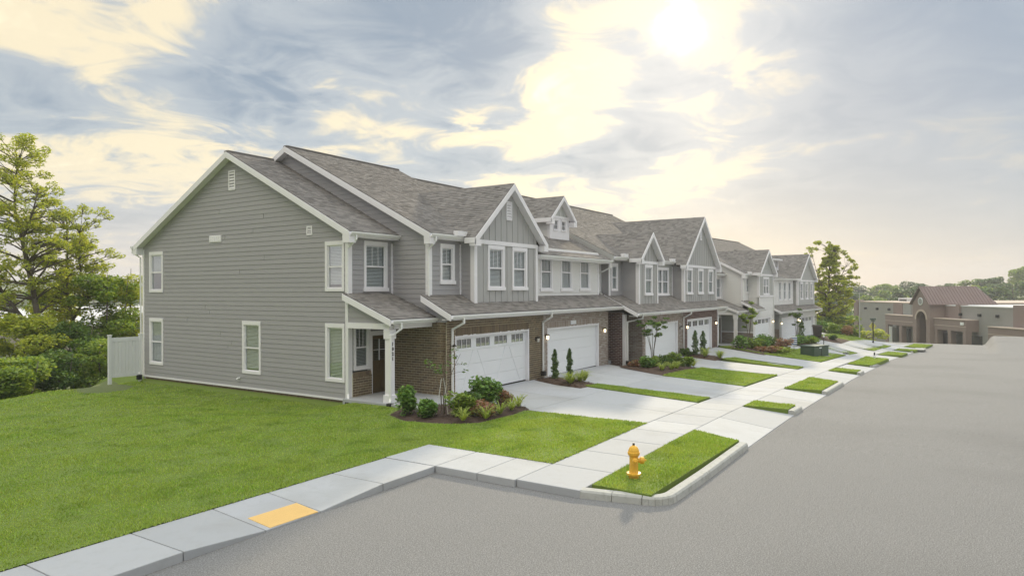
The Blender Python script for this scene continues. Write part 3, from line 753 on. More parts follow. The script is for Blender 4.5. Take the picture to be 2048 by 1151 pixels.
def lantern(U,x,y,z,lit):
    m=MB(); m.box(x-.05,x+.05,y-.02,y,z-.02,z+.14); m.beam((x,y-.01,z+.1),(x,y-.13,z+.12),.02,.02); m.box(x-.075,x+.075,y-.2,y-.06,z+.09,z+.115); m.box(x-.05,x+.05,y-.18,y-.08,z+.115,z+.15)
    a=U.B(m,'wall_lantern','bronze'); g=MB(); g.lathe((x,y-.13,z-.08),[(0,.035),(.02,.055),(.14,.06),(.17,.045)],10); U.B(g,'lamp_glass','lamp' if lit else 'lampoff',a,smooth=True)
def garage_door(U,y,x0,x1,z0,z1,lights=False,cross=False,nlights=4):
    """sectional door set back in its opening, facing -Y"""
    P=WP('-y',y); rev=-.13
    f=MB()
    for a,b,c,d in ((x0-.04,x0+.05,z0,z1+.04),(x1-.05,x1+.04,z0,z1+.04),(x0+.05,x1-.05,z1-.05,z1+.04)):
        f.hexa([P(a,c,rev-.05),P(a,d,rev-.05),P(a,c,.012),P(a,d,.012),P(b,c,rev-.05),P(b,d,rev-.05),P(b,c,.012),P(b,d,.012)])
    D=U.B(f,'garage_door','trim')
    s=MB(); s.box(x0+.05,x1-.05,y-rev-.01,y-rev+.03,z0,z0+.025); U.B(s,'bottom_seal','dark',D)
    H=(z1-.05-z0-.025)/4
    for r in range(4):
        p=z0+.025+r*H; q=p+H-.008
        m=MB(); a,b=x0+.055,x1-.055
        if r==3 and lights:
            n=nlights; L=(b-a)/n; cuts=[]
            for i in range(n):
                cx=a+L*(i+.5); cuts.append((cx-L*.37,cx+L*.37))
            zc0,zc1=p+.1,q-.08
            bb=lambda u0,u1,w0,w1: m.hexa([P(u0,w0,rev-.04),P(u0,w1,rev-.04),P(u0,w0,rev),P(u0,w1,rev),P(u1,w0,rev-.04),P(u1,w1,rev-.04),P(u1,w0,rev),P(u1,w1,rev)])
            bb(a,b,p,zc0); bb(a,b,zc1,q)
            for s0,s1 in subtract(a,b,cuts): bb(s0,s1,zc0,zc1)
            pn=U.B(m,'panel','door_white',D)
            for c0,c1 in cuts:
                g=MB(); g.quad(P(c0,zc0,rev-.02),P(c1,zc0,rev-.02),P(c1,zc1,rev-.02),P(c0,zc1,rev-.02)); U.B(g,'light',"dglass",D)
                k=MB(); g=MB(); g.quad(P(c0,zc0,rev-.3),P(c1,zc0,rev-.3),P(c1,zc1,rev-.3),P(c0,zc1,rev-.3)); 
                for t in (1/3,2/3):
                    uu_=c0+(c1-c0)*t; k=MB(); k.box(uu_-.012,uu_+.012,y-rev-.006,y-rev+.012,zc0,zc1); U.B(k,'muntin','trim',D)
        else:
            m.hexa([P(a,p,rev-.04),P(a,q,rev-.04),P(a,p,rev),P(a,q,rev),P(b,p,rev-.04),P(b,q,rev-.04),P(b,p,rev),P(b,q,rev)])
            pn=U.B(m,'panel','door_white',D)
            if not lights or True:   # shallow pressed grooves across each section
                g=MB(); ng=2
                for i in range(1,ng+1):
                    zz=p+H*i/(ng+1); g.box(a+.08,b-.08,y-rev-.006,y-rev-.0005,zz-.012,zz+.012)
                U.B(g,'rib','door_white',D)
    if cross:
        g=MB(); zt=z0+.025+3*H
        for (ua,ub) in ((x0+.55,x0+1.25),(x0+2.35,x0+1.55),(x0+2.75,x0+3.45),(x1-.45,x0+3.75)):
            A=Vector((ua,y-rev-.008,z0+.06));Bv=Vector((ub,y-rev-.008,zt-.03)); g.beam(A,Bv,.014,.075,(1,0,0))
        U.B(g,'cross_brace','door_white',D)
def bay_roof(U,xc,half,yf,zr,s,Ym,vent_at=None,over=.3,name='gable_roof',expo=.135,nparts=None,rb=.17):
    """front gable: ridge along Y from yf back into the main slope (Ym(z) gives the Y of the main slope at height z)"""
    ze=zr-half*s; hyp=math.hypot(half,half*s); vx,vz=half/hyp,half*s/hyp
    e=lambda v:(0,max(.05,Ym(ze+v*vz)-yf+.25))
    slope(U,(xc-half,yf,ze),(0,1,0),(vx,0,vz),e,hyp,name=name,expo=expo,nparts=nparts)
    slope(U,(xc+half,yf,ze),(0,1,0),(-vx,0,vz),e,hyp,name=name,expo=expo,nparts=0)
    rake(U,(xc-half,yf,ze),(xc,yf,zr),h=rb,outdir=(0,-1,0),soffit=over)
    rake(U,(xc+half,yf,ze),(xc,yf,zr),h=rb,outdir=(0,-1,0),soffit=over)
    m=MB()   # boxed eave returns and the short eave fascias
    for sx in (-1,1):
        x=xc+sx*half
        m.box(min(x,x-sx*.34),max(x,x-sx*.34),yf-.03,yf+over-.01,ze-.34,ze-.09)
    U.B(m,'eave_return','trim')
    m=MB(); L=max(.2,Ym(ze)-yf)
    for sx in (-1,1):
        x=xc+sx*half; m.box(min(x,x+sx*.03),max(x,x+sx*.03),yf,yf+L,ze-.24,ze-.02)
    U.B(m,'eave_board','trim')
# main slope of a building: surface z for Y (front), with optional drop
def mainY(z,drop=0.): return 23.85-(9.97-drop-z)/.508
def mainZ(Y,drop=0.): return 9.97-drop-.508*(23.85-Y)
SL=math.hypot(1,.508); VY,VZ=1/SL,.508/SL
def main_front(U,x0,x1,ye,drop=0.,nparts=None,expo=.135):
    L=(23.85-ye)*SL
    D=slope(U,(x0,ye,mainZ(ye,drop)),(1,0,0),(0,VY,VZ),const_ext(0,x1-x0),L,expo=expo,nparts=nparts)
    m=MB(); m.box(x0,x1,23.72,23.98,9.97-drop-.05,9.97-drop+.035); U.B(m,'ridge_cap','shingle',D,bevel=.03)
    back=slope(U,(x0,31.75,mainZ(ye,drop)-.0),(1,0,0),(0,-VY,VZ),const_ext(0,x1-x0),(31.75-23.85)*SL,shingles=False,name='roof')
def eave(U,x0,x1,ye,z,yw,spout=True,gut=True,h=.2):
    """fascia, soffit and gutter under a front eave at ye, wall at yw"""
    m=MB(); m.box(x0,x1,ye,ye+.03,z-h-.02,z-.03); U.B(m,'fascia','trim')
    m=MB(); m.box(x0,x1,ye+.03,yw,z-h-.02,z-h+.01); U.B(m,'soffit','trim')
    if gut: gutter(U,x0+.02,x1-.02,ye,z-.16)
def lowroof(U,x0,x1,ye,ze,yw,sl=.5,nparts=None,left_rake=True,right_rake=False,soff=True,h=.18,expo=.135,wally=None):
    L=math.hypot(1,sl); D=slope(U,(x0,ye,ze),(1,0,0),(0,1/L,sl/L),const_ext(0,x1-x0),(yw-ye)*L,expo=expo,nparts=nparts,th=.06,name='porch_roof')
    m=MB(); m.box(x0+.01,x1-.01,ye,ye+.03,ze-h-.03,ze-.03); U.B(m,'fascia','trim')
    if soff: m=MB(); m.box(x0+.04,x1-.01,ye+.03,(wally or ye+.5),ze-h-.03,ze-h); U.B(m,'soffit','trim')
    gutter(U,x0+.02,x1-.02,ye,ze-.16)
    zt=ze+(yw-ye)*sl
    for f,x,o in ((left_rake,x0,(-1,0,0)),(right_rake,x1,(1,0,0))):
        if f: rake(U,(x,ye,ze),(x,yw,zt),h=.13,outdir=o,soffit=.12)
def end_section(U,pal,post_digits=None,full=True,stone=False):
    """the narrow wing at the near end of a row: gable wall on plane X=17, entry porch on the street side"""
    sm=pal['siding']
    zb=.01
    # gable wall towards the viewer
    if full:
        wins=WINS_END
    ridge=24.68; zr=9.47; e=gable_ext(18.0,31.36,ridge,zr-.12,.506)
    if full:
        wall(U,'-x',17.0,e,zb,9.3,'lap',sm,breaks=(5.88,),openings=[opening(*w) for w in wins])
        for i,w in enumerate(wins):
            window(U,'-x',17.0,w[0],w[1],w[2],w[3],muntins=0,blind=WBL[i],sill=False,single=(i==3))
        # starter trim, brick ledge below
        m=MB(); m.box(16.95,17.0,18.0,31.36,zb-.07,zb); U.B(m,'skirt_board','trim')
        wall(U,'-x',17.02,const_ext(18.05,31.33),zb-.45,zb-.07,'brick','brick',name='foundation',soldier=(18.05,zb-.45,31.33,zb-.07))
        cornerboard(U,17.0,31.36,zb,5.75,.10,1,-1)
        vent(U,'-x',17.0,24.66,8.33,.44,.8)
        vent(U,'-x',17.0,20.0,6.05,.30,.34,4)
        # flat meter / exhaust cover low on the gable
        m=MB(); m.box(16.945,17.0,25.38,26.2,5.86,6.14); v=U.B(m,'wall_cover','trim')
        for i in range(6): m=MB(); m.box(16.93,16.945,25.41+.13*i,25.52+.13*i,5.89,6.11); U.B(m,'slat','trim',v)
        m=MB(); m.tube([(17.0,24.2,.34),(16.88,24.2,.34),(16.83,24.2,.28)],.035,8); U.B(m,'drain_pipe','pipe')
    else:
        wall(U,'-x',17.0,e,zb-.4,9.3,'lap',sm,breaks=(5.88,))
    # street-side wall of the wing
    upw=(17.72,18.93,3.82,5.62)
    wall(U,'-y',18.0,const_ext(17.0,19.24),2.95,5.8,'lap',sm,openings=[opening(*upw)])
    window(U,'-y',18.0,*upw[:2],*upw[2:],muntins=2,blind=1.,sill=True)
    cornerboard(U,17.0,18.0,zb,5.62,.13,1,1)
    m=MB(); m.box(19.13,19.24,17.955,18.0,3.3,5.6); U.B(m,'corner_board','trim')
    loww=(17.2,18.02,.98,2.62)
    wall(U,'-y',18.0,const_ext(17.0,18.05),1.0,2.95,'lap',sm,openings=[opening(*loww)])
    wall(U,'-y',18.02,const_ext(18.05,19.1),2.3,2.95,'lap',sm)
    window(U,'-y',18.0,*loww[:2],*loww[2:],muntins=2,blind=1.,sill=False)
    wall(U,'-y',17.93,const_ext(17.12,18.05),-.02,.86,'brick',pal['brick'],name='brick_wainscot',soldier=(17.12,.76,18.05,.94))
    # entrance door, set back
    m=MB(); m.box(18.02,18.12,17.95,18.12,0,2.18); m.box(18.98,19.08,17.95,18.12,0,2.18); m.box(18.02,19.08,17.94,18.12,2.18,2.34); fr=U.B(m,'door_frame','trim')
    m=MB(); m.box(18.12,18.98,18.03,18.08,.03,1.25); m.box(18.12,18.24,18.03,18.08,1.25,2.16); m.box(18.86,18.98,18.03,18.08,1.25,2.16); m.box(18.24,18.86,18.03,18.08,2.04,2.16)
    dr=U.B(m,'front_door','wood'); m=MB()
    for a in (18.22,18.58): m.box(a,a+.3,18.015,18.03,.2,1.1)
    U.B(m,'raised_panel','wood',dr)
    m=MB(); m.quad((18.24,18.05,1.25),(18.86,18.05,1.25),(18.86,18.05,2.04),(18.24,18.05,2.04)); U.B(m,'pane','dglass',dr)
    m=MB(); m.box(18.54,18.56,18.02,18.05,1.25,2.04); m.box(18.24,18.86,18.022,18.05,1.63,1.65); U.B(m,'muntins','trim',dr)
    m=MB(); m.tube([(18.9,18.03,1.02),(18.9,17.98,1.02),(18.84,17.98,1.02)],.014,6); U.B(m,'handle','bronze',dr)
    m=MB(); m.box(18.05,19.1,17.9,18.1,-.02,.03); U.B(m,'threshold','concrete')
    # roof of the wing
    ye=17.65; ze=mainZe=zr-.506*(24.65-ye); Lw=math.hypot(1,.506)
    slope(U,(16.7,ye,ze),(1,0,0),(0,1/Lw,.506/Lw),const_ext(0,2.66),7.0*Lw,nparts=PART_W[0] if full else 0)
    slope(U,(16.7,31.66,ze),(1,0,0),(0,-1/Lw,.506/Lw),const_ext(0,2.66),7.0*Lw,shingles=False)
    m=MB(); m.box(16.7,19.3,24.53,24.78,zr-.05,zr+.03); U.B(m,'ridge_cap','shingle')
    rake(U,(16.7,ye,ze),(16.7,24.65,zr),outdir=(-1,0,0),soffit=.3); rake(U,(16.7,31.66,ze),(16.7,24.65,zr),outdir=(-1,0,0),soffit=.3)
    m=MB(); m.box(16.672,16.998,ye-.02,17.953,ze-.42,ze-.104); m.box(16.672,16.998,31.37,31.68,ze-.42,ze-.104); U.B(m,'eave_return','trim')
    eave(U,16.7,19.3,ye,ze,18.0); 
    m=MB(); m.box(16.6,16.75,31.66,31.78,ze-.14,ze-.02); m.tube([(16.66,31.72,ze-.1),(16.66,31.72,ze-.3),(16.9,31.45,ze-.55),(16.9,31.42,.2),(16.8,31.42,.05)],.04,6); U.B(m,'downspout','gutter')
    m=MB(); m.box(16.72,16.9,31.34,31.5,-.2,.02); U.B(m,'drain_boot','dark')
    downspout(U,[(16.98,ye-.05,ze-.15),(16.98,ye-.05,ze-.3),(16.9,17.93,ze-.62),(16.9,17.93,.2),(16.78,17.80,-.02)])
    # porch roof, beam, gable infill and post
    pz=2.88; py=15.72
    lowroof(U,16.72,19.1,py,pz,18.0,sl=.38,nparts=PART_W[1] if full else 0,wally=16.2)
    m=MB(); m.box(16.86,17.06,15.95,17.95,2.52,2.72); m.box(17.062,19.05,15.9,16.12,2.525,2.7); U.B(m,'porch_beam','trim')
    pe=lambda z:(min(17.9,16.0+max(0,(z-2.72)/.38)),17.95)
    wall(U,'-x',16.92,pe,2.72,3.42,'lap',sm,name='porch_gable',th=.05)
    cx,cy=16.98,16.02; m=MB(); m.box(cx-.115,cx+.115,cy-.115,cy+.115,-.06,2.52); p=U.B(m,'porch_post','trim',bevel=.006)
    m=MB(); m.box(cx-.16,cx+.16,cy-.16,cy+.16,-.14,.32); U.B(m,'plinth','trim',p,bevel=.012); m=MB(); m.box(cx-.15,cx+.15,cy-.15,cy+.15,2.2,2.515); U.B(m,'capital','trim',p,bevel=.01)
    downspout(U,[(17.15,py-.06,pz-.15),(17.15,py-.06,pz-.34),(16.98,cy-.19,pz-.52),(16.84,cy-.17,pz-.55),(16.82,cy-.17,.22),(16.76,cy-.2,.1)])
    m=MB(); m.box(16.7,19.1,15.45,18.0,-.14,.06); U.B(m,'porch_slab','concrete',bevel=.01)
    m=MB(); m.box(17.5,19.35,14.25,15.44,-.14,.05); U.B(m,'walkway_slab','concrete',bevel=.01)
    # wall of the main body above the porch, facing the viewer
    xw=19.24
    e2=gable_ext(16.2,31.4,23.85,9.97-.12,.508)
    if full:
        wall(U,'-x',xw,e2,3.0,9.8,'lap',sm,breaks=(5.96,))
    else:
        wall(U,'-x',xw,e2,3.0,9.8,'lap',sm,breaks=(5.96,))
    wall(U,'-x',xw+.01,const_ext(17.0,31.4),-.4,3.0,'plain',sm)
    cornerboard(U,xw,16.2,3.3,5.72,.13,1,1)
    zm=mainZ(15.9); rake(U,(xw-.3,15.9,zm),(xw-.3,23.85,9.97),outdir=(-1,0,0),soffit=.3); rake(U,(xw-.3,31.75,zm),(xw-.3,23.85,9.97),outdir=(-1,0,0),soffit=.3)
    m=MB(); m.box(xw-.328,xw-.03,15.88,16.155,zm-.42,zm-.104); U.B(m,'eave_return','trim')
    downspout(U,[(19.2,15.84,zm-.15),(19.2,15.84,zm-.3),(19.14,16.12,zm-.6),(19.14,16.12,3.45),(19.05,16.0,3.32)],foot=False)
WINS_END=[(29.71,30.82,.53,2.61),(29.71,30.82,3.79,5.6),(22.85,24.01,.55,2.62),(18.17,19.16,.57,2.64),(18.18,19.16,3.81,5.59)]
WBL=[.95,.5,.95,1.,.9]
PART_W=[150,60]
B1=((19.24,16.2,0.),0.)
B2=((58.28,15.01,-.78),math.radians(-4.5))
def bay(U,x0,x1,yf,yb,z0,style,m,wins,top=5.66,gable=None,sidem=None,ztrim=True,th=.16,Ym=mainY,lower=None,mull=False,grid=0,nparts=None,vent_z=None,blind=1.):
    """projecting first-floor bay with its own front gable"""
    xc,half,zr,s,yo=gable
    zt=top; ops=[opening(*w) for w in wins]
    wall(U,'-y',yf,const_ext(x0,x1),z0,zt,style,m,openings=ops)
    e=gable_ext(x0,x1,xc,zr-.13,s); wall(U,'-y',yf,e,zt+.14,zr-.16,style,m,breaks=(zr-.13-(xc-x0)*s,zr-.13-(x1-xc)*s),name='gable_wall')
    for w in wins: window(U,'-y',yf,*w[:2],*w[2:],muntins=2,blind=blind,mullion=mull,grid_h=grid)
    t=MB(); t.box(x0-.035,x1+.035,yf-.05,yf,zt-.02,zt+.14); U.B(t,'frieze_board','trim')
    wall(U,'-x',x0,const_ext(yf+.001,yb),z0-.1,zt+.2,'lap',sidem or m,name='bay_side_wall')
    b=MB(); b.box(x1-.02,x1,yf+.01,yb,z0-.2,zt+.2); U.B(b,'bay_side_wall',sidem or m)
    cornerboard(U,x0,yf,z0,zt-.02,.15,1,1); cornerboard(U,x1,yf,z0,zt-.02,.12,-1,1)
    bay_roof(U,xc,half,yo,zr,s,Ym,over=yf-yo,nparts=nparts)
    if vent_z: vent(U,'-y',yf,xc+.02,vent_z,.42,.78)
def box(U,name,m,*b,**k):
    q=MB(); q.box(*b); return U.B(q,name,m,**k)
# ---- end unit of the near row (house 1021)
U=Unit(B1,(17.0,15.28,-.06),'townhouse','grey end townhouse with a big lap-sided gable wall and 1021 on its porch post',shingle_parts=300,brick_parts=300)
U.pal=dict(siding='side_dark',brick='brick')
# brick flank of the garage first so its bricks are the separately built ones
wall(U,'-x',19.1,const_ext(15.3,17.98),-.02,2.68,'brick','brick',name='garage_side_wall')
PART_W=[120,40]
end_section(U,U.pal)
yg=15.28; DR=(19.62,24.66)
wall(U,'-y',yg,const_ext(19.1,25.9),-.05,2.72,'brick','brick',openings=[(DR[0],-.05,DR[1],2.14)],soldier=(DR[0],2.15,DR[1],2.47),name='garage_front_wall')
garage_door(U,yg,DR[0],DR[1],0.0,2.14,lights=True,cross=True)
lantern(U,19.36,yg,1.72,False); lantern(U,25.25,yg,1.66,False)
lowroof(U,18.8,25.9,14.83,2.98,16.2,sl=.5,nparts=60,wally=yg)
wall(U,'-x',19.08,lambda z:(15.25,16.2-0*z) if z<3.0 else (min(16.1,14.95+(z-2.75)*2),16.2),2.68,3.3,'lap','side_dark',name='roof_cheek',th=.04)
sw_=(19.86,20.72,4.08,5.56)
wall(U,'-y',16.2,const_ext(19.24,21.2),3.3,5.8,'lap','side_dark',openings=[opening(*sw_)])
window(U,'-y',16.2,*sw_[:2],*sw_[2:],muntins=1)
box(U,'corner_board','trim',21.05,21.15,16.155,16.2,3.4,5.6)
main_front(U,18.94,25.9,15.9,nparts=80)
eave(U,18.94,21.3,15.9,mainZ(15.9),16.2)
box(U,'roof_hatch','trim',20.35,20.95,15.72,15.92,mainZ(15.9)-.05,mainZ(15.9)+.14)
bay(U,21.15,25.80,15.55,16.5,3.22,'batten','batten',[(22.03,23.2,3.84,5.6),(23.8,24.95,3.84,5.6)],gable=(23.55,2.72,8.22,.868,15.25),sidem='side_dark',vent_z=7.1)
downspout(U,[(19.45,14.76,2.82),(19.45,14.76,2.66),(19.34,15.2,2.42),(19.34,15.2,.12),(19.42,15.05,.05)],foot=False)
downspout(U,[(25.75,14.76,2.82),(25.75,14.76,2.66),(25.75,15.2,2.42),(25.75,15.2,.3)])
# house number on the porch post, one digit per line
def letters(U,txt,loc,size,parent,m='dark',rot=(math.pi/2,0,0),name='house_number'):
    cu=bpy.data.curves.new('t','FONT'); cu.body=txt; cu.size=size; cu.extrude=.006; cu.align_x='CENTER'; cu.offset=.006
    o=bpy.data.objects.new('t',cu); COL.objects.link(o); dg=bpy.context.evaluated_depsgraph_get(); me=bpy.data.meshes.new_from_object(o.evaluated_get(dg)); bpy.data.objects.remove(o); me.materials.clear(); me.materials.append(MT[m])
    q=link(name,me,parent); 
    base=U.base if U else Vector((0,0,0)); q.location=Vector(loc)-base; q.rotation_euler=rot; return q
for i,ch in enumerate('1021'): letters(U,ch,(16.99,15.895,1.98-.165*i),.155,U.root)
box(U,'rear_wall','side_dark',17.0,25.9,31.2,31.36,-.3,5.9)
U.finish(); END1=U
# ---- second unit, pale siding with a dormer
U=Unit(B1,(25.9,15.28,-.1),'townhouse','pale second townhouse with a small dormer above three first-floor windows',shingle_parts=300,brick_parts=200)
yg=15.3; DR=(26.32,31.45)
wall(U,'-y',yg,const_ext(25.9,32.6),-.12,2.72,'brick','brick_pale',openings=[(DR[0],-.12,DR[1],2.1)],soldier=(DR[0],2.11,DR[1],2.40),name='garage_front_wall',back='mortar2')
wall(U,'+x',32.6,const_ext(15.3,18),-.1,2.72,'plain','brick_pale',name='garage_side_wall')
garage_door(U,yg,DR[0],DR[1],-.05,2.1)
lantern(U,26.1,yg,1.72,True); lantern(U,31.95,yg,1.72,True)
pl=box(U,'number_plaque','signwhite',28.45,28.95,15.25,15.29,2.2,2.38)
lowroof(U,25.9,33.7,14.83,2.98,16.25,sl=.5,left_rake=False,nparts=150,wally=yg)
ws=[(26.83,27.95,3.78,5.58),(28.75,29.9,3.78,5.58),(30.72,31.87,3.78,5.58)]
wall(U,'-y',16.0,const_ext(25.8,32.87),3.5,5.78,'lap','side_light',openings=[opening(*w) for w in ws])
for w in ws: window(U,'-y',16.0,*w[:2],*w[2:],muntins=2)
box(U,'skirt_board','trim',25.82,32.87,15.94,16.0,3.36,3.5); cornerboard(U,32.87,16.0,3.5,5.6,.11,-1,1)
wall(U,'-y',16.3,const_ext(32.87,33.8),3.5,5.8,'lap','side_light'); box(U,'corner_board','trim',33.68,33.8,16.24,16.3,3.5,5.6)
DRP=.3; main_front(U,25.9,33.5,15.5,drop=DRP,nparts=150); eave(U,25.9,33.5,15.5,mainZ(15.5,DRP),16.0); box(U,'frieze_board','trim',25.8,32.9,15.95,15.998,5.45,5.72)
downspout(U,[(33.2,15.42,5.2),(33.2,15.42,5.0),(33.35,16.2,4.7),(33.35,16.2,3.65),(33.3,16.0,3.6)],foot=False,w=.08)
# dormer
DY=17.55; x0,x1,xc=30.42,32.55,31.45
dwin=[(30.78,31.3,6.92,7.52),(31.62,32.14,6.92,7.52)]
wall(U,'-y',DY,const_ext(x0,x1),6.35,7.68,'plain','trim',openings=[opening(*w,tw=.03) for w in dwin],name='dormer_front')
for w in dwin: window(U,'-y',DY,*w[:2],*w[2:],muntins=1,grid_h=1,sill=False,tw=.05,single=True,blind=0)
e=gable_ext(x0,x1,xc,8.62,.88); wall(U,'-y',DY,e,7.68,8.5,'batten','batten_light',name='dormer_gable',breaks=(8.62-1.03*.88,))
box(U,'frieze_board','trim',x0-.02,x1+.02,DY-.04,DY,7.6,7.7)
wall(U,'-x',x0,lambda z:(DY+.001,max(DY+.02,mainY(z,DRP)+.2)),6.4,7.7,'lap','side_light',name='dormer_cheek',th=.05); wall(U,'+x',x1,lambda z:(DY+.001,max(DY+.02,mainY(z,DRP)+.2)),6.4,7.7,'plain','side_light',name='dormer_cheek',th=.05)
cornerboard(U,x0,DY,6.5,7.6,.1,1,1)
bay_roof(U,xc,1.38,DY-.3,8.75,.88,lambda z:mainY(z,DRP),over=.3,name='dormer_roof',rb=.12)
# recessed entry
box(U,'entry_wall','side_light',32.6,33.7,17.9,18.0,-.2,3.0); box(U,'entry_door','wood',32.72,33.55,17.86,17.9,0,2.1); box(U,'entry_ceiling','trim',32.6,33.8,15.4,17.9,2.75,2.8)
box(U,'entry_step','concrete',32.62,33.6,15.6,17.9,-.15,.04)
box(U,'rear_wall','side_light',25.9,33.6,31.2,31.36,-.3,5.9)
U.finish()
# ---- third unit
U=Unit(B1,(33.7,14.5,-.3),'townhouse','grey third townhouse with one narrow steep gable and a paired window beside it',shingle_parts=200,brick_parts=120)
dz_=-.27; yg=14.5; DR=(35.75,40.9)
wall(U,'-x',35.25,const_ext(14.5,16.8),-.3,2.42,'brick','brick_pale',name='garage_side_wall',back='mortar2')
wall(U,'-x',33.72,const_ext(14.98,18.2),-.3,2.6,'brick','brick_dark',name='party_wall',back='mortar2'); 
box(U,'porch_post','trim',33.7,33.9,14.82,14.98,-.3,2.5)
wall(U,'-y',yg,const_ext(35.25,41.95),-.32,2.42,'brick','brick_pale',openings=[(DR[0],-.32,DR[1],1.86)],soldier=(DR[0],1.87,DR[1],2.11),name='garage_front_wall',back='mortar2')
garage_door(U,yg,DR[0],DR[1],-.27,1.86)
lantern(U,35.5,yg,1.4,False); lantern(U,41.3,yg,1.4,False)
lowroof(U,33.45,42.0,14.0,2.62,15.9,sl=.5,nparts=80,wally=yg)
sw_=(34.05,34.9,3.75,5.25)
wall(U,'-y',15.8,const_ext(33.82,35.55),3.2,5.5,'lap','side_dark',openings=[opening(*sw_)]); window(U,'-y',15.8,*sw_[:2],*sw_[2:],muntins=0,sill=False)
box(U,'corner_board','trim',33.74,33.86,15.74,15.8,3.2,5.5)
ye=15.35; main_front(U,33.5,42.0,ye,nparts=60); eave(U,33.5,43.4,ye,mainZ(ye),15.8)
m=MB(); z0=mainZ(ye)
m.hexa([(33.44,ye,z0-.36),(33.44,ye,z0-.02),(33.44,23.85,9.97-.36),(33.44,23.85,9.95),(33.5,ye,z0-.36),(33.5,ye,z0-.02),(33.5,23.85,9.97-.36),(33.5,23.85,9.95)]); U.B(m,'parapet_board','side_mid')
bay(U,35.5,38.35,14.8,15.9,3.0,'batten','batten',[(36.35,37.5,3.5,5.22)],top=5.3,gable=(36.95,1.75,7.1,.87,14.5),sidem='side_dark')
dw=(40.1,42.35,3.45,5.2)
wall(U,'-y',15.6,const_ext(38.3,43.1),3.0,5.45,'lap','side_mid',openings=[opening(*dw)]); window(U,'-y',15.6,*dw[:2],*dw[2:],muntins=2,mullion=True)
box(U,'corner_board','trim',42.9,43.02,15.54,15.6,3.1,5.3)
downspout(U,[(34.0,13.93,2.45),(34.0,13.93,2.3),(33.85,14.75,2.1),(33.85,14.75,.05)])
downspout(U,[(41.85,13.93,2.45),(41.85,13.93,2.3),(41.85,14.42,2.05),(41.85,14.42,-.1)],foot=False)
for x in (34.7,42.2): box(U,'roof_hatch','trim',x-.3,x+.3,ye-.18,ye+.02,mainZ(ye)-.05,mainZ(ye)+.14)
box(U,'rear_wall','side_dark',33.6,42,31.2,31.36,-.3,5.9); box(U,'entry_door','wood',34.0,34.9,17.9,17.95,-.27,1.85); box(U,'entry_wall','side_dark',33.8,35.25,17.95,18.05,-.3,2.7)
box(U,'return_wall','side_dark',33.78,33.84,15.8,16.35,3.1,5.6)
U.finish()
# ---- fourth unit
U=Unit(B1,(42.0,14.5,-.3),'townhouse','grey townhouse ending the near row, its tall wide gable over three windows',shingle_parts=0,brick_parts=0)
DR=(42.75,47.9)
wall(U,'-y',yg,const_ext(41.97,49.3),-.35,2.42,'brick','brick_dark',openings=[(DR[0],-.35,DR[1],1.86)],name='garage_front_wall',back='mortar2')
garage_door(U,yg,DR[0],DR[1],-.3,1.86,lights=True)
lantern(U,42.4,yg,1.42,True); lantern(U,48.6,yg,1.42,True)
lowroof(U,42.0,49.9,14.0,2.62,15.9,sl=.5,left_rake=False,wally=yg)
main_front(U,42.0,51.6,ye)
bay(U,43.0,50.0,14.8,15.9,3.0,'batten','batten',[(43.5,44.65,3.5,5.22),(45.8,46.95,3.5,5.22),(48.1,49.25,3.5,5.22)],top=5.3,gable=(46.45,3.85,8.8,.88,14.5),sidem='side_dark',vent_z=7.6)
wall(U,'-y',16.2,const_ext(50,51.3),-.3,5.6,'plain','side_dark'); e=gable_ext(16.2,31.4,23.85,9.8,.508); wall(U,'+x',51.3,e,-.3,9.7,'plain','side_dark',breaks=(5.9,))
rake(U,(51.6,ye,mainZ(ye)),(51.6,23.85,9.97),outdir=(1,0,0))
box(U,'corner_board','trim',49.2,49.32,14.44,14.5,-.3,2.4)
downspout(U,[(49.6,13.93,2.45),(49.6,13.93,2.3),(49.36,14.45,2.05),(49.36,14.45,-.2)])
box(U,'rear_wall','side_dark',42,51.3,31.2,31.36,-.3,5.9)
U.finish()
# ---- far row: end unit with a pale gable front
U=Unit(B2,(17.0,15.2,0.),'townhouse','pale townhouse starting the far row, stone at its porch foot and a paired window')
U.pal=dict(siding='side_light',brick='stone')
PART_W=[0,0]
end_section(U,U.pal,full=False)
wall(U,'-x',19.1,const_ext(15.3,17.98),-.02,1.0,'brick','stone',name='stone_skirt',blen=.34,back='mortar2'); wall(U,'-x',19.1,const_ext(15.3,17.98),1.0,2.9,'lap','side_mid',name='garage_side_wall')
box(U,'skirt_board','trim',19.04,19.1,15.3,17.98,.98,1.06)
yg=15.3; DR=(19.55,23.7)
wall(U,'-y',yg,const_ext(19.1,24.45),-.1,3.0,'lap','side_light',openings=[(DR[0],-.1,DR[1],2.14)],name='garage_front_wall')
garage_door(U,yg,DR[0],DR[1],0.0,2.14,lights=True,cross=False)
lantern(U,19.3,yg,1.75,True); lantern(U,24.1,yg,1.75,True)
wall(U,'-y',16.2,const_ext(19.24,21.0),3.2,5.8,'lap','side_light',openings=[opening(20.0,20.8,4.25,5.65)]); window(U,'-y',16.2,20.0,20.8,4.25,5.65,muntins=0,sill=False)
lowroof(U,18.85,20.75,14.85,2.98,16.2,sl=.5,wally=15.3)
main_front(U,18.94,24.45,15.9); eave(U,18.94,20.9,15.9,mainZ(15.9),16.2)
box(U,'roof_hatch','trim',19.6,20.2,15.72,15.92,mainZ(15.9)-.05,mainZ(15.9)+.14)
bay(U,20.6,24.45,15.3,16.3,4.0,'lap','side_mid',[(21.65,23.25,4.1,5.62)],top=5.75,gable=(22.45,2.3,8.0,.87,15.0),sidem='side_light',mull=True)
wall(U,'-y',15.29,const_ext(20.6,24.45),2.95,3.98,'lap','side_light',name='spandrel_wall'); box(U,'frieze_board','trim',20.6,24.45,15.2,15.29,3.92,4.06)
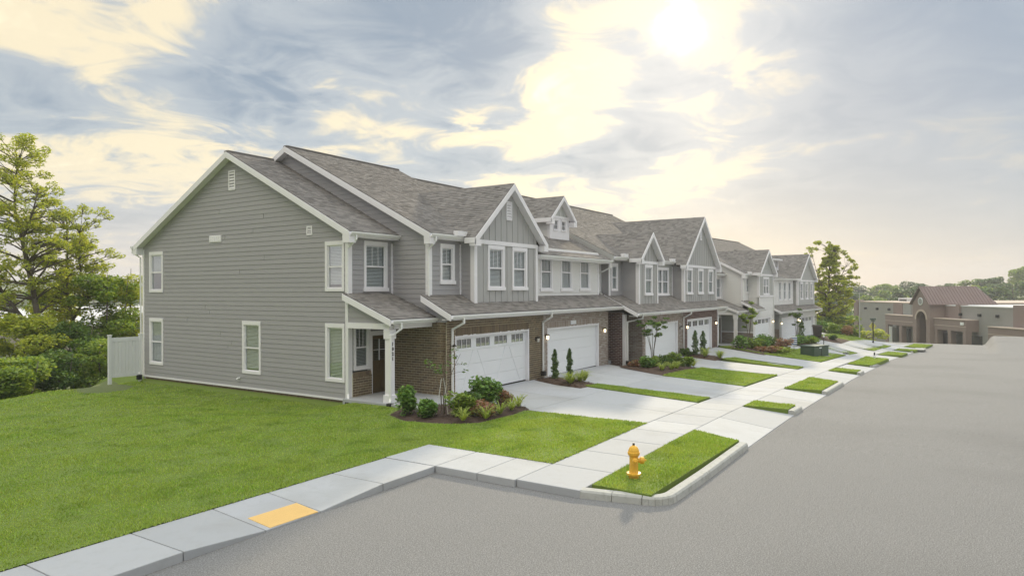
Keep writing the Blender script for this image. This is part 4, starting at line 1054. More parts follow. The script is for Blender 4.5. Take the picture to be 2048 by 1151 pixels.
wall(U,'-x',20.6,const_ext(15.3,16.2),2.9,4.1,'plain','side_light'); 
downspout(U,[(24.4,15.2,5.2),(24.4,15.22,2.2),(24.4,15.22,.3)])
box(U,'rear_wall','side_light',17.0,24.45,31.2,31.36,-.3,5.9)
U.finish()
U=Unit(B2,(24.45,15.1,-.05),'townhouse','white middle townhouse of the far row with a low dormer and three slim first-floor windows')
yg=15.1; DR=(26.2,31.1)
wall(U,'-y',yg,const_ext(25.6,31.7),-.3,2.4,'lap','side_mid',openings=[(DR[0],-.3,DR[1],1.95)],name='garage_front_wall'); garage_door(U,yg,DR[0],DR[1],-.1,1.95)
wall(U,'-x',25.6,const_ext(15.1,18),-.3,1.0,'brick','stone',name='stone_skirt',back='mortar2'); wall(U,'-x',25.6,const_ext(15.1,18),1.0,2.6,'lap','side_mid')
lantern(U,25.9,yg,1.5,True); lantern(U,31.4,yg,1.6,True)
lowroof(U,24.45,31.8,14.55,2.62,15.9,sl=.5,wally=yg)
ws=[(27.1,27.85,3.55,5.3),(28.55,29.4,3.55,5.3),(30.1,31.0,3.55,5.3)]
wall(U,'-y',15.6,const_ext(24.45,31.8),3.0,5.6,'lap','side_light',openings=[opening(*w) for w in ws]); 
for w in ws: window(U,'-y',15.6,*w[:2],*w[2:],muntins=0,tw=.08)
main_front(U,24.45,31.8,15.3); eave(U,24.7,31.8,15.3,mainZ(15.3),15.6)
x0,x1,xc,DY=29.0,31.6,30.3,16.9
wall(U,'-y',DY,const_ext(x0,x1),6.3,7.5,'plain','trim',openings=[(29.35,6.65,31.25,7.35)],name='dormer_front'); window(U,'-y',DY,29.3,31.3,6.62,7.4,muntins=1,grid_h=1,sill=False,tw=.05,single=True,mullion=True,blind=0)
slope(U,(x0-.2,DY-.3,7.55),(1,0,0),(0,.97,.24),const_ext(0,x1-x0+.4),3.8,name='dormer_roof'); box(U,'fascia','trim',x0-.2,x1+.2,DY-.33,DY-.3,7.38,7.54)
wall(U,'-x',x0,lambda z:(DY+.001,max(DY+.02,mainY(z)+.2)),6.3,7.5,'plain','side_light',name='dormer_cheek',th=.05)
box(U,'rear_wall','side_light',24.45,31.8,31.2,31.36,-.3,5.9)
U.finish()
U=Unit(B2,(31.8,15.0,-.1),'townhouse','last townhouse of the far row, gable over three slim windows beside the sycamore')
yg=15.1; DR=(32.2,37.2)
wall(U,'-y',yg,const_ext(31.8,38.0),-.4,2.4,'lap','side_light',openings=[(DR[0],-.4,DR[1],1.85)],name='garage_front_wall'); garage_door(U,yg,DR[0],DR[1],-.25,1.85,lights=True)
lantern(U,31.95,yg,1.5,True); lantern(U,37.7,yg,1.6,False)
lowroof(U,31.8,38.4,14.55,2.62,15.7,sl=.5,left_rake=False,wally=yg)
wall(U,'-y',15.02,const_ext(31.7,32.05),-.4,1.1,'brick','stone',name='stone_pier',back='mortar2')
main_front(U,31.8,40.2,15.3)
bay(U,32.0,38.0,15.2,16.0,3.0,'lap','side_mid',[(32.75,33.7,3.55,5.25),(34.65,35.6,3.55,5.25),(36.5,37.4,3.55,5.25)],top=5.35,gable=(35.1,3.25,8.1,.76,14.9),sidem='side_mid')
e=gable_ext(16.2,31.4,23.85,9.8,.508); wall(U,'+x',39.9,e,-.3,9.7,'plain','side_mid',breaks=(5.9,)); wall(U,'-y',16.2,const_ext(38,39.9),-.4,5.6,'plain','side_mid')
downspout(U,[(38.2,14.45,2.45),(38.2,14.45,2.3),(38.0,15.0,2.05),(38.0,15.0,0)])
box(U,'rear_wall','side_light',31.8,39.9,31.2,31.36,-.3,5.9)
U.finish()
# ------------------------------------------------------------------ plants
rng=np.random.default_rng(11)
def leafquads(P,size,flat=.5,long=1.7):
    """P: (n,3) centres -> leaf-sized rhombi with random facing"""
    n=len(P); a=rng.uniform(0,2*np.pi,n); up=rng.normal(0,1,(n,3)); up[:,2]=np.abs(up[:,2])+flat*2; up/=np.linalg.norm(up,axis=1)[:,None]
    t=np.stack([np.cos(a),np.sin(a),rng.uniform(-.4,.4,n)],1); t-=up*(t*up).sum(1)[:,None]; t/=np.linalg.norm(t,axis=1)[:,None]
    b=np.cross(up,t); s=(size*rng.uniform(.6,1.35,n))[:,None]
    V=np.stack([P-t*s*long*.5,P-b*s*.5,P+t*s*long*.5,P+b*s*.5],1)
    return V.reshape(-1,3)
def leaf_mesh(name,P,size,m,parent,**k):
    V=leafquads(P,size,**k); return npmesh(name,V,np.arange(len(V)).reshape(-1,4),m,parent)
def cluster_pts(c,r,n,hollow=.35):
    d=rng.normal(0,1,(n,3)); d/=np.linalg.norm(d,axis=1)[:,None]; rad=(hollow+(1-hollow)*rng.random(n))**.6
    return np.array(c)+d*rad[:,None]*np.array(r)
def tree(name,label,base,spines,clusters,leafm_,lsize,per,cat='tree',group=None,flat=.5,twig=.03,name_leaf='crown'):
    """base: world point; spines: polylines in (lateral,depth,height) with radii; clusters: (lat,dep,h,rx,ry,rz)"""
    r=empty(name,base,0,label,cat,group)
    L=lambda q:Vector((R0.x*q[0]+D0.x*q[1],R0.y*q[0]+D0.y*q[1],q[2]))
    m=MB(); pts=[]
    for sp in spines:
        pl=[L(p) for p,_ in sp]; m.tube(pl,[q for _,q in sp],7)
        for i in range(len(sp)-1):
            for t in (0,.25,.5,.75): pts.append((pl[i].lerp(pl[i+1],t),sp[i][1]*(1-t)+sp[i+1][1]*t))
    allP=[]
    for c in clusters:
        C_=L(c[:3]); cand=[p for p in pts if p[0].z<C_.z-.1 or len(pts)<4] or pts
        q=min(cand,key=lambda p:(p[0]-C_).length+.5*abs((C_.z-p[0].z)-(C_-p[0]).length*.45))
        mid=q[0].lerp(C_,.5)+Vector((random.uniform(-.2,.2),random.uniform(-.2,.2),random.uniform(-.1,.3)))*min(1,(C_-q[0]).length*.3)
        rr=min(q[1]*.55,.02+.02*(C_-q[0]).length); m.tube([q[0],mid,C_],[rr,rr*.7,.012],5,cap=False)
        for k in range(3):
            e=C_+Vector((random.uniform(-1,1)*c[3],random.uniform(-1,1)*c[4],random.uniform(-.3,1)*c[5]))*.8; m.tube([mid.lerp(C_,.6),e],[.016,.006],4,cap=False)
        n=int(per*(c[3]*c[4]*c[5])**(2/3)*4)
        allP.append(cluster_pts(C_,(c[3],c[4],c[5]),n))
    m.build('trunk','bark',r,smooth=True)
    P=np.concatenate(allP); o=leaf_mesh(name_leaf,P,lsize,leafm_,r,flat=flat); return r
def rclusters(n,zlo,zhi,rad,size,flat=.5,seed=0,hole=0.2):
    g=random.Random(seed); out=[]
    for i in range(n):
        h=zlo+(zhi-zlo)*(i+g.random())/n; R=rad((h-zlo)/(zhi-zlo)); a=g.uniform(0,6.28); q=R*math.sqrt(g.uniform(hole,1)); s=size*g.uniform(.7,1.3)
        out.append((q*math.cos(a),q*math.sin(a),h,s,s,s*flat))
    return out
def bush(name,label,x,y,rx,h,m,ls,n,group=None,lobes=5,cat='shrub',stems=True,airy=.25,z=None):
    z=gz(x,y)+.03 if z is None else z; r=empty(name,(x,y,z),0,label,cat,group); P=[]
    for i in range(lobes+3):
        a=random.uniform(0,6.28); q=rx*.7*random.random(); s=random.uniform(.28,.6)
        P.append(cluster_pts((q*math.cos(a),q*math.sin(a),h*random.uniform(.3,.75)),(rx*s,rx*s,h*s*.6),n//(lobes+3),airy))
    P.append(cluster_pts((0,0,h*.45),(rx*.75,rx*.75,h*.48),n//4,airy)); P=np.concatenate(P); P=P[P[:,2]>.0]
    leaf_mesh('foliage',P,ls,m,r)
    if stems:
        b=MB()
        for i in range(6): a=i*1.05; b.tube([(0,0,-.03),(rx*.3*math.cos(a),rx*.3*math.sin(a),h*.4),(rx*.5*math.cos(a+.2),rx*.5*math.sin(a+.2),h*.8)],[.014,.01,.004],4)
        b.build('stems','bark',r)
    return r
def tuft(name,label,x,y,h,r_,m,n=60,group=None,cat='grass plant',w=.014):
    z=gz(x,y)+.08; rt=empty(name,(x,y,z),0,label,cat,group); V=[];F=[]
    for i in range(n):
        a=random.uniform(0,6.28); H=h*random.uniform(.45,1.15); R=r_*random.uniform(.5,1.5); px,py=-math.sin(a)*w,math.cos(a)*w; b=len(V); c,s=math.cos(a),math.sin(a)
        o=random.uniform(0,.05)
        for t,zz,ww in ((0,0,1),(.35,.72,1),(.75,1.,.8),(1.1,.82,.1)):
            X=c*(o+R*t); Y=s*(o+R*t); V+=[(X-px*ww,Y-py*ww,H*zz),(X+px*ww,Y+py*ww,H*zz)]
        for k in range(3): F.append((b+2*k,b+2*k+1,b+2*k+3,b+2*k+2))
    npmesh('leaves',np.array(V),np.array(F),m,rt); return rt
def conifer(name,label,x,y,h,r_,m='leaf_conifer',group='slim upright evergreens'):
    z=gz(x,y)+.05; rt=empty(name,(x,y,z),0,label,'shrub',group); P=[]
    n=900; t=rng.random(n); a=rng.uniform(0,6.28,n); R=r_*(1-t**5)*(.45+.55*rng.random(n))*(.85+.3*np.sin(t*17+a)); P=np.stack([R*np.cos(a),R*np.sin(a),.08+t*h*.97],1)
    V=leafquads(P,.05,flat=0,long=2.4); npmesh('foliage',V,np.arange(len(V)).reshape(-1,4),m,rt)
    b=MB(); b.tube([(0,0,-.05),(0,0,h*.9)],[.02,.005],5); b.build('stem','bark',rt); return rt
def sapling(name,label,x,y,h,stems,nl,ls,m='leaf_deep',guard=False,spread=.8,group=None):
    z=gz(x,y)+.03; rt=empty(name,(x,y,z),0,label,'tree',group); b=MB(); P=[]
    for i in range(stems):
        a=6.28*i/stems+random.uniform(-.5,.5); q=spread*random.uniform(.3,1); H=h*random.uniform(.75,1.05)
        tip=Vector((q*math.cos(a),q*math.sin(a),H)); p=[Vector((.05*math.cos(a),.05*math.sin(a),-.03)),Vector((tip.x*.15,tip.y*.15,H*.35)),Vector((tip.x*.5,tip.y*.5,H*.7)),tip]
        b.tube(p,[.022,.017,.011,.004],5)
        for k in range(4):
            s=p[2].lerp(tip,random.uniform(-.3,.9)); e=s+Vector((random.uniform(-.35,.35),random.uniform(-.35,.35),random.uniform(0,.2))); b.tube([s,e],[.006,.003],4)
            P.append(cluster_pts(e,(.16,.16,.07),nl//(stems*4)))
    b.build('stems','bark',rt); leaf_mesh('leaves',np.concatenate(P),ls,m,rt)
    if guard:
        g=MB()
        for i in range(3): a=2.1*i+.4; g.tube([(.05*math.cos(a),.05*math.sin(a),1.15),(.22*math.cos(a),.22*math.sin(a),.0)],.008,5)
        g.build('guy_wire','pipe',rt,kind='stuff')
    return rt
BG='shrubs planted in the mulch beds'
bush('shrub','tall leafy green shrub beside the porch post',15.62,14.1,.42,1.05,'leaf_bright',.075,1500,BG)
bush('shrub','round bright green shrub next to the white pipe cap',15.68,13.3,.42,.62,'leaf_bright',.07,1400,BG)
bush('shrub','pale variegated shrub at the foot of the thin sapling',16.3,12.45,.5,.78,'leaf_shrub',.07,1500,BG)
bush('shrub','dark green shrub squeezed behind the pale one by the white garage door',17.3,12.95,.42,.62,'leaf_deep',.07,1200,BG)
bush('shrub','big light green shrub in front of the first white garage door',18.1,12.85,.62,1.0,'leaf_bright',.08,1900,BG)
bush('shrub','low spreading red-leaved shrub in the near bed',16.75,12.0,.6,.5,'leaf_red',.05,1700,BG)
bush('shrub','small red and brown shrub at the driveway edge of the near bed',18.75,12.55,.42,.55,'leaf_red',.06,700,BG,airy=.6)
for (x,y,lab) in ((15.75,12.0,'yellow-green daylily clump furthest left on the lawn edge of the bed'),(16.35,11.62,'daylily clump standing in front of the red shrub'),(17.2,11.68,'daylily clump right of the red shrub'),(17.95,11.75,'daylily clump below the small red shrub'),(18.65,11.95,'daylily clump at the tip of the bed beside the driveway')):
    tuft('daylily',lab,x,y,.34,.3,'leaf_lily',55,'daylilies along the near bed',w=.011)
sapling('young_tree','thin young tree tied up before the brick corner of house 1021',16.2,13.1,2.1,3,110,.07,guard=True,spread=.75)
r=empty('pipe_cap',(16.15,14.05,gz(16.15,14.05)),0,'white plastic cleanout cap between the two green shrubs','pipe'); m=MB(); m.lathe((0,0,-.05),[(0,.09),(.2,.09),(.21,.12),(.28,.12),(.3,.1)],14); m.build('riser','pipe',r,smooth=True); m=MB(); m.lathe((0,0,.25),[(0,.06),(.08,.06),(.1,.02)],12); m.build('cap','pipe',r,smooth=True)
conifer('upright_evergreen','taller upright evergreen left of its twin at the second driveway',25.1,14.25,1.25,.15); conifer('upright_evergreen','darker upright evergreen in front of the second garage door',25.85,13.95,1.25,.13)
tuft('ornamental_grass','wide bright grass clump in the narrow bed by the second driveway',24.35,13.1,.42,.4,'leaf_lily',90,'clumps of ornamental grass',w=.014)
tuft('ornamental_grass','smaller bright grass clump beside the lawn strip of the narrow bed',25.0,13.0,.42,.35,'leaf_lily',70,'clumps of ornamental grass',w=.014)
tuft('ornamental_grass','grass clump nearest the second garage door',25.6,13.1,.38,.3,'leaf_lily',60,'clumps of ornamental grass',w=.014)
for (x,y,rx,h,mm,ls,n,lab) in [(31.9,13.5,.35,.5,'leaf_red',.07,500,'small reddish shrub under the brick pier at the third porch'),(31.9,12.85,.62,.85,'leaf_bright',.08,1300,'bright green shrub left in the third bed'),
   (32.6,12.7,.5,.75,'leaf_shrub',.08,1000,'mid green shrub second from left in the third bed'),(33.4,12.7,.6,.85,'leaf_deep',.08,1300,'dark green shrub in front of the third garage door'),(34.2,12.4,.6,1.1,'leaf_shrub',.09,1400,'tallest shrub of the third bed, its top against the white door'),
   (34.9,12.2,.45,.6,'leaf_deep',.08,900,'round dark shrub at the lawn end of the third bed'),(35.5,12.0,.42,.8,'leaf_shrub',.08,900,'grass-like green shrub beside the third driveway')]:
    bush('shrub',lab,x,y,rx*.9,h*.8,mm,ls*.9,n,BG)
for (x,y,lab) in ((31.4,11.9,'pale yellow clump at the near corner of the third bed'),(32.3,11.75,'pale yellow clump between dark shrub and lawn in the third bed'),(33.2,11.8,'pale yellow clump on the lawn edge of the third bed'),(36.0,11.9,'low pale clump ending the third bed')):
    tuft('daylily',lab,x,y,.36,.35,'leaf_lily',60,'daylilies in the third bed')
sapling('young_tree','multi-stemmed young tree with feathery leaves before the third garage door',33.0,13.0,3.0,6,800,.085,spread=1.25)
conifer('upright_evergreen','left one of the two upright evergreens at the fourth driveway',41.55,13.6,1.55,.22); conifer('upright_evergreen','right one of the two upright evergreens at the fourth driveway',42.15,13.3,1.5,.22)
bush('shrub','low shrub tucked by the downspout between third and fourth garage',41.2,14.0,.4,.5,'leaf_deep',.09,500,BG)
tuft('ornamental_grass','grass clump left of the lawn strip at the fourth driveway',41.3,12.9,.5,.4,'leaf_lily',60,'clumps of ornamental grass',w=.02); tuft('ornamental_grass','grass clump at the head of the narrow lawn by the fourth driveway',41.6,12.1,.42,.35,'leaf_lily',60,'clumps of ornamental grass',w=.02)
for (x,y,rx,h,mm,lab) in [(49.6,12.9,.8,1.1,'leaf_bright','light green shrub at the stone porch foot of the far row'),(51.0,12.4,.8,1.0,'leaf_shrub','mid green shrub second in the far row bed'),(50.4,11.3,.9,.5,'leaf_red','low red shrub on the driveway edge of the far bed'),
  (53.4,12.4,.9,1.15,'leaf_bright','green shrub before the slanting white garage door of the far row'),(54.6,12.3,.8,1.05,'leaf_deep','dark shrub right of the slanting garage door'),(55.9,11.5,.95,1.1,'leaf_red','pinkish flowering shrub in the far bed'),(57.0,12.8,.7,1.2,'leaf_deep','dark shrub under the white downspout of the far row'),
  (51.9,10.9,.9,.5,'leaf_lily','yellow green ground shrub at the lawn of the far bed'),(53.6,10.8,.7,.4,'leaf_lily','small yellow shrub before the pink one'),(62.6,11.4,.8,.9,'leaf_bright','green shrub left in the last-but-one bed'),(64.3,11.0,.9,.85,'leaf_shrub','wide green shrub at the last-but-one driveway'),(65.8,10.9,.7,.75,'leaf_bright','small green shrub right of the wide one'),
  (72.2,10.1,.6,.6,'leaf_deep','low dark shrub near the brown bin'),(78.2,12.2,1.0,1.6,'leaf_bright','tall bright shrub at the end of the last driveway'),(80.5,11.4,.9,1.2,'leaf_shrub','green shrub under the street lamp'),(81.0,9.9,.9,1.2,'leaf_red','reddish shrub on the bank at the end of the row')]:
    bush('shrub',lab,x,y,rx,h,mm,.11,650,BG,stems=False)
sapling('young_tree','pale young tree rising in front of the slanting garage door',51.8,12.9,3.3,5,420,.16,m='leaf_shrub',spread=.9)
sapling('young_tree','dark slim young tree between the last two garages',64.8,12.0,3.0,3,260,.18,spread=.4); conifer('upright_evergreen','upright evergreen at the last garage door',66.0,11.8,1.9,.3)
# ------------------------------------------------------------------ small street things
def fire_hydrant(x,y):
    z=gz(x,y)+.03; r=empty('fire_hydrant',(x,y,z),math.radians(33),'yellow fire hydrant on the kerbside lawn strip at the corner','fire hydrant')
    m=MB(); m.lathe((0,0,-.05),[(0,.10),(.12,.10),(.125,.145),(.16,.145),(.165,.095),(.2,.088),(.5,.088),(.505,.10)],20); m.build('barrel','yellow',r,smooth=False)
    m=MB(); m.lathe((0,0,.45),[(0,.10),(.03,.12),(.05,.12),(.055,.125),(.075,.125),(.08,.112),(.12,.105),(.17,.08),(.2,.045),(.205,.03),(.215,.03)],20); b=m.build('bonnet','yellow',r)
    m=MB(); m.lathe((0,0,.655),[(0,.03),(.01,.028),(.05,.022),(.055,.012)],5); m.build('operating_nut','bronze',b)
    m=MB()
    for i in range(8): a=i*.785; m.tube([(.11*math.cos(a),.11*math.sin(a),.49),(.11*math.cos(a),.11*math.sin(a),.535)],.011,6)
    m.build('flange_bolts','yellow',b,kind='stuff')
    for nm,d,R,L,zz in (('pumper_nozzle',(0,-1,0),.062,.15,.36),('hose_nozzle',(1,0,0),.045,.13,.38),('hose_nozzle',(-1,0,0),.045,.13,.38)):
        d=Vector(d); c=Vector((0,0,zz)); m=MB(); m.tube([c+d*.06,c+d*(.06+L*.45),c+d*(.06+L*.46),c+d*(.06+L*.9),c+d*(.06+L)],[R*.8,R*.8,R*1.15,R*1.15,R*.85],14); n=m.build(nm,'yellow',r)
        m=MB(); m.tube([c+d*(.06+L),c+d*(.1+L)],[.02,.018],5); m.build('cap_nut','yellow',n)
        m=MB(); 
        for k in range(5): m.tube([c+d*(.03+.0)+Vector((0,0,-.06-.03*k)),c+d*(.05)+Vector((0,0,-.075-.03*k))],.007,5)
        m.build('chain','bronze',n,kind='stuff')
fire_hydrant(12.86,5.48)
r=empty('utility_box',(54.45,8.85,gz(54.45,8.85)),math.radians(-22),'dark green transformer box on the lawn by the far driveways','utility box')
m=MB(); m.box(-.95,.95,-.55,.55,-.05,.72); m.build('cabinet','greenbox',r,bevel=.03); m=MB(); m.box(-1.0,1.0,-.6,.6,.72,.80); m.build('lid','greenbox',r,bevel=.03)
m=MB(); m.box(-.02,.02,-.565,-.55,.05,.7); m.build('door_seam','dark',r); m=MB(); m.box(-.3,-.0,-.57,-.555,.6,.68); m.build('warning_plate','signwhite',r); m=MB(); m.box(-1.1,1.1,-.7,.7,-.12,.0); m.build('pad','kerb',r)
z=gz(72.4,11.5); r=empty('wheeled_bin',(72.4,11.5,z),math.radians(10),'dark brown wheeled bin on the last driveway','bin')
m=MB(); s=1.25; m.hexa([(-.28*s,-.28*s,.1),(-.36*s,-.36*s,1.15),(-.28*s,.28*s,.1),(-.36*s,.36*s,1.15),(.28*s,-.28*s,.1),(.36*s,-.36*s,1.15),(.28*s,.28*s,.1),(.36*s,.36*s,1.15)]); m.build('body','bronze',r,bevel=.02)
m=MB(); m.hexa([(-.5,-.5,1.15),(-.5,-.5,1.2),(-.5,.5,1.15),(-.42,.42,1.28),(.5,-.5,1.15),(.5,-.5,1.2),(.5,.5,1.15),(.42,.42,1.28)]); m.build('lid','bronze',r,bevel=.02)
for sx in (-.38,.38): m=MB(); m.tube([(sx-.04,.36,.13),(sx+.04,.36,.13)],.13,12); m.build('wheel','dark',r)
m=MB(); m.tube([(-.35,.5,1.12),(.35,.5,1.12)],.02,6); m.build('handle','dark',r)
z=gz(58.8,11.1); r=empty('yard_sign',(58.8,11.1,z),math.radians(-40),'small yard sign with blue and white bands beside the far driveway','sign')
for sx in (-.22,.22): m=MB(); m.tube([(sx*.3,0,-.05),(sx*.3,0,.35)],.012,5); m.build('stake','dark',r)
m=MB(); m.box(-.3,.3,-.01,.01,.3,1.0); m.build('panel','signwhite',r)
for k in range(4): m=MB(); m.box(-.29,.29,-.016,-.012,.34+.16*k,.42+.16*k); m.build('band','blue',r)
z=gz(65.6,9.9); r=empty('marker_post',(65.6,9.9,z),0,'thin dark marker post standing on the lawn behind the green box','post'); m=MB(); m.tube([(0,0,-.1),(0,0,.75)],.035,6); m.build('post','bronze',r); m=MB(); m.box(-.05,.05,-.06,.06,.75,.95); m.build('cap','pipe',r)
r=empty('marker_post',(55.24,4.99,gz(55.24,4.99)),0,'short white pipe marker with black cap on a far kerbside strip','post'); m=MB(); m.lathe((0,0,-.05),[(0,.1),(.22,.1),(.3,.06)],10); m.build('post','pipe',r); m=MB(); m.lathe((0,0,.25),[(0,.05),(.18,.05),(.22,.02)],10); m.build('cap','dark',r)
z=gz(59.6,6.98); r=empty('meter_box',(59.5,7.35,z),math.radians(-4),'small dark meter box lid beside the far sidewalk','meter box'); m=MB(); m.box(-.45,.45,-.16,.16,-.05,.09); m.build('frame','dark',r,bevel=.01)
for k in range(4): m=MB(); m.box(-.4+.2*k+.02,-.4+.2*k+.18,-.17,-.162,.0,.07); m.build('vent_slot','unit_metal',r)
z=asph(78.5,7)-.2; r=empty('street_sign',(77.4,7.1,gz(77.4,7.1)),math.radians(-50),'black street sign post with a yellow diamond and name blades before the school','street sign')
m=MB(); m.lathe((0,0,-.1),[(0,.09),(.3,.09),(.35,.055),(2.3,.055),(2.35,.03),(2.62,.03)],10); m.build('post','dark',r)
m=MB(); m.hexa([(-.0,.06,1.35),(-.42,.06,1.77),(-.0,.08,1.35),(-.42,.08,1.77),(.42,.06,1.77),(0,.06,2.19),(.42,.08,1.77),(0,.08,2.19)]); m.build('diamond_plate','signyellow',r)
m=MB(); m.box(-.32,.32,-.01,.01,2.42,2.56); m.build('name_blade','greenbox',r); m=MB(); m.box(-.01,.01,-.32,.32,2.26,2.4); m.build('name_blade','greenbox',r)
r=empty('street_lamp',(93,10.0,-3.9),0,'tall thin street lamp standing before the woods right of the sycamore','street lamp'); p=px=None
m=MB(); m.tube([(0,0,-.2),(0,0,7.2)],[.09,.05],8); m.build('pole','unit_metal',r); m=MB(); m.tube([(0,0,7.1),(-1.3*R0.x,-1.3*R0.y,7.3)],.03,6); m.build('arm','unit_metal',r); m=MB(); m.rbox((-1.5*R0.x,-1.5*R0.y,7.25),(.6,.25,.1),YAW); m.build('lamp_head','unit_metal',r)
r=empty('storm_inlet',(70.9,2.75,asph(70.9,2)+.0),math.radians(-4),'concrete storm drain inlet in the kerb near the end of the road','drain'); m=MB(); m.box(-.9,.9,-.35,.5,.14,.26); m.build('top_slab','kerb',r,bevel=.02); m=MB(); m.box(-.8,.8,-.3,.45,-.1,.14); m.build('opening','dark',r)
# tactile plate
r=empty('tactile_plate',(7.8,9.9,0),0,'ochre tactile paving plate set in the sidewalk ramp','tactile plate')
q=[(7.3,9.6),(8.3,9.58),(8.33,10.2),(7.32,10.22)]
def rz_(X,Y):  # height on the ramp slab (bilinear between its corners)
    u=(X-7.2)/1.15; v=(Y-9.57)/1.48; zc=lambda X,Y:gz(X,Y)+ramp_dip(X,Y)*(1 if Y<10 else .15)
    return (zc(7.2,9.57)*(1-u)+zc(8.35,9.57)*u)*(1-v)+(zc(7.2,11.05)*(1-u)+zc(8.35,11.05)*u)*v
m=MB(); P=[(x-7.8,y-9.9,rz_(x,y)) for x,y in q]; up=lambda p,d:(p[0],p[1],p[2]+d)
m.hexa([up(P[0],-.02),up(P[0],.008),up(P[3],-.02),up(P[3],.008),up(P[1],-.02),up(P[1],.008),up(P[2],-.02),up(P[2],.008)]); m.build('plate','tactile',r)
V=[];F=[]
for i in range(19):
    for j in range(11):
        X=7.34+.93*i/18; Y=9.65+.5*j/10; z=rz_(X,Y)+.009; b=len(V); s=.012
        V+=[(X-7.8-s,Y-9.9-s,z),(X-7.8+s,Y-9.9-s,z),(X-7.8+s,Y-9.9+s,z),(X-7.8-s,Y-9.9+s,z),(X-7.8,Y-9.9,z+.006)]; F+=[(b,b+1,b+4),(b+1,b+2,b+4),(b+2,b+3,b+4),(b+3,b,b+4)]
o=npmesh('domes',np.array(V),np.array(F),'tactile',r); o['kind']='stuff'
# white privacy fence beyond the gable corner
r=empty('privacy_fence',(15.6,31.6,gz(15,31)-.1),math.atan2(31.45-31.6,16.95-15.55),'white vinyl privacy fence joining the rear corner of the grey gable wall','fence')
for x in (0,1.3): 
    m=MB(); m.box(x-.065,x+.065,-.065,.065,-.3,1.98); p=m.build('fence_post','fence',r,bevel=.008); m=MB(); m.box(x-.08,x+.08,-.08,.08,1.98,2.03); m.build('post_cap','fence',p)
for z,h in ((.12,.14),(1.72,.12)): m=MB(); m.box(.065,1.235,-.03,.03,z,z+h); m.build('rail','fence',r)
for i in range(8): m=MB(); m.box(.07+.146*i,.07+.146*i+.136,-.018,.018,.26,1.72); m.build('plank','fence',r,bevel=.006)
m=MB(); m.box(.065,1.235,-.02,.02,1.84,1.9); m.build('top_cap','fence',r)
# ------------------------------------------------------------------ the school beyond the road
SC=empty('school',(D0.x*108+R0.x*65,D0.y*108+R0.y*65,-7.2),YAW,'brick and block school with an arched gabled entrance tower beyond the road end','school')
sx=lambda D:D-108; sy=lambda L:65-L   # local: x = away, y = towards the left
def sbox(name,m,D_0,D_1,L0,L1,z0,z1,parent=None,**k):
    b=MB(); b.box(sx(D_0),sx(D_1),sy(L1),sy(L0),z0+7.2,z1+7.2); return b.build(name,m,parent or SC,**k)
w=sbox('wall','school_block',106.5,128.4,65,100,-7.5,1.33); 
for i in range(20): sbox('block_course','school_panel',110.8,127.5,64.985,65,-6.9+.41*i,-6.86+.41*i,parent=w)
sbox('parapet','school_pale',106.5,128.5,64.9,100,1.33,1.5); sbox('pilaster','school_brick',127.6,129,64.7,66,-7.5,1.7)
sbox('wall','school_brick',113.4,116,64.9,66,-.7,1.4); sbox('wall_panel','school_panel',110.9,113,64.93,66,-.7,1.35)
w=sbox('wall','school_block',60,102.3,65,100,-7.5,1.2)
for i in range(20): sbox('block_course','school_panel',88.5,101,64.985,65,-6.9+.41*i,-6.86+.41*i,parent=w)
sbox('parapet','membrane',60,102.3,64.9,100,1.2,1.34); sbox('wall','school_brick',99,102.3,64.9,66,-.7,1.25); sbox('wall','school_brick',60,88.2,64.85,66,-7.5,1.6); 
sbox('pilaster','school_brick',98.6,99.4,64.7,66,-.7,1.5)
# arcade in front
def arcade(Da,Db,cols,zt,lab):
    a=sbox('arcade_beam','school_brick',Da,Db,63.2,65.2,zt-1.6,zt)
    sbox('band','school_pale',Da,Db,63.17,63.2,zt-.95,zt-.87,parent=a); sbox('coping','school_pale',Da,Db,63.1,65.2,zt,zt+.1,parent=a)
    for c in cols: sbox('column','school_brick',c,c+.7,63.2,64.0,-7.5,zt-1.6)
arcade(94.9,102.1,[94.9,98.2,101.3],-.68,''); arcade(106.5,115.4,[106.6,110.6,114.6],-.6,'')
sbox('entry_wall','school_dark',111,117.8,64.6,65,-7.5,-2.7); sbox('entry_wall','school_dark',94.2,104.8,64.6,65,-7.5,-2.8)
sbox('white_door','unit_metal',113.6,114.5,63.3,63.4,-7.2,-2.5)
arcade(72,90.5,[72,78,84,89.8],-1.35,''); sbox('entry_wall','school_dark',73,89.6,64.6,65,-7.5,-3.3)
s=sbox('notice_board','signwhite',95.3,96.0,63.1,63.18,-1.35,-.95)
for (a,b,l,z1,m_) in ((120.5,123.5,70,2.1,'membrane'),(92,95.5,72,2.9,'unit_metal'),(86,89,74,2.5,'unit_metal'),(84,85.5,80,2.2,'unit_metal'),(112,114.5,74,2.1,'membrane'),(98,101,76,2.2,'unit_metal')):
    q=sbox('rooftop_unit',m_,a,b,l,l+3,1.3,z1,bevel=.05); sbox('vent_grille','school_dark',a+.4,b-.4,l-.02,l,1.6,z1-.2,parent=q)
for D_ in (125,121,117.2,98.5,94.5,91): sbox('wall_lamp','dark',D_-.12,D_+.12,64.6,65,-.15 if D_<105 else .05,.25 if D_<105 else .4)
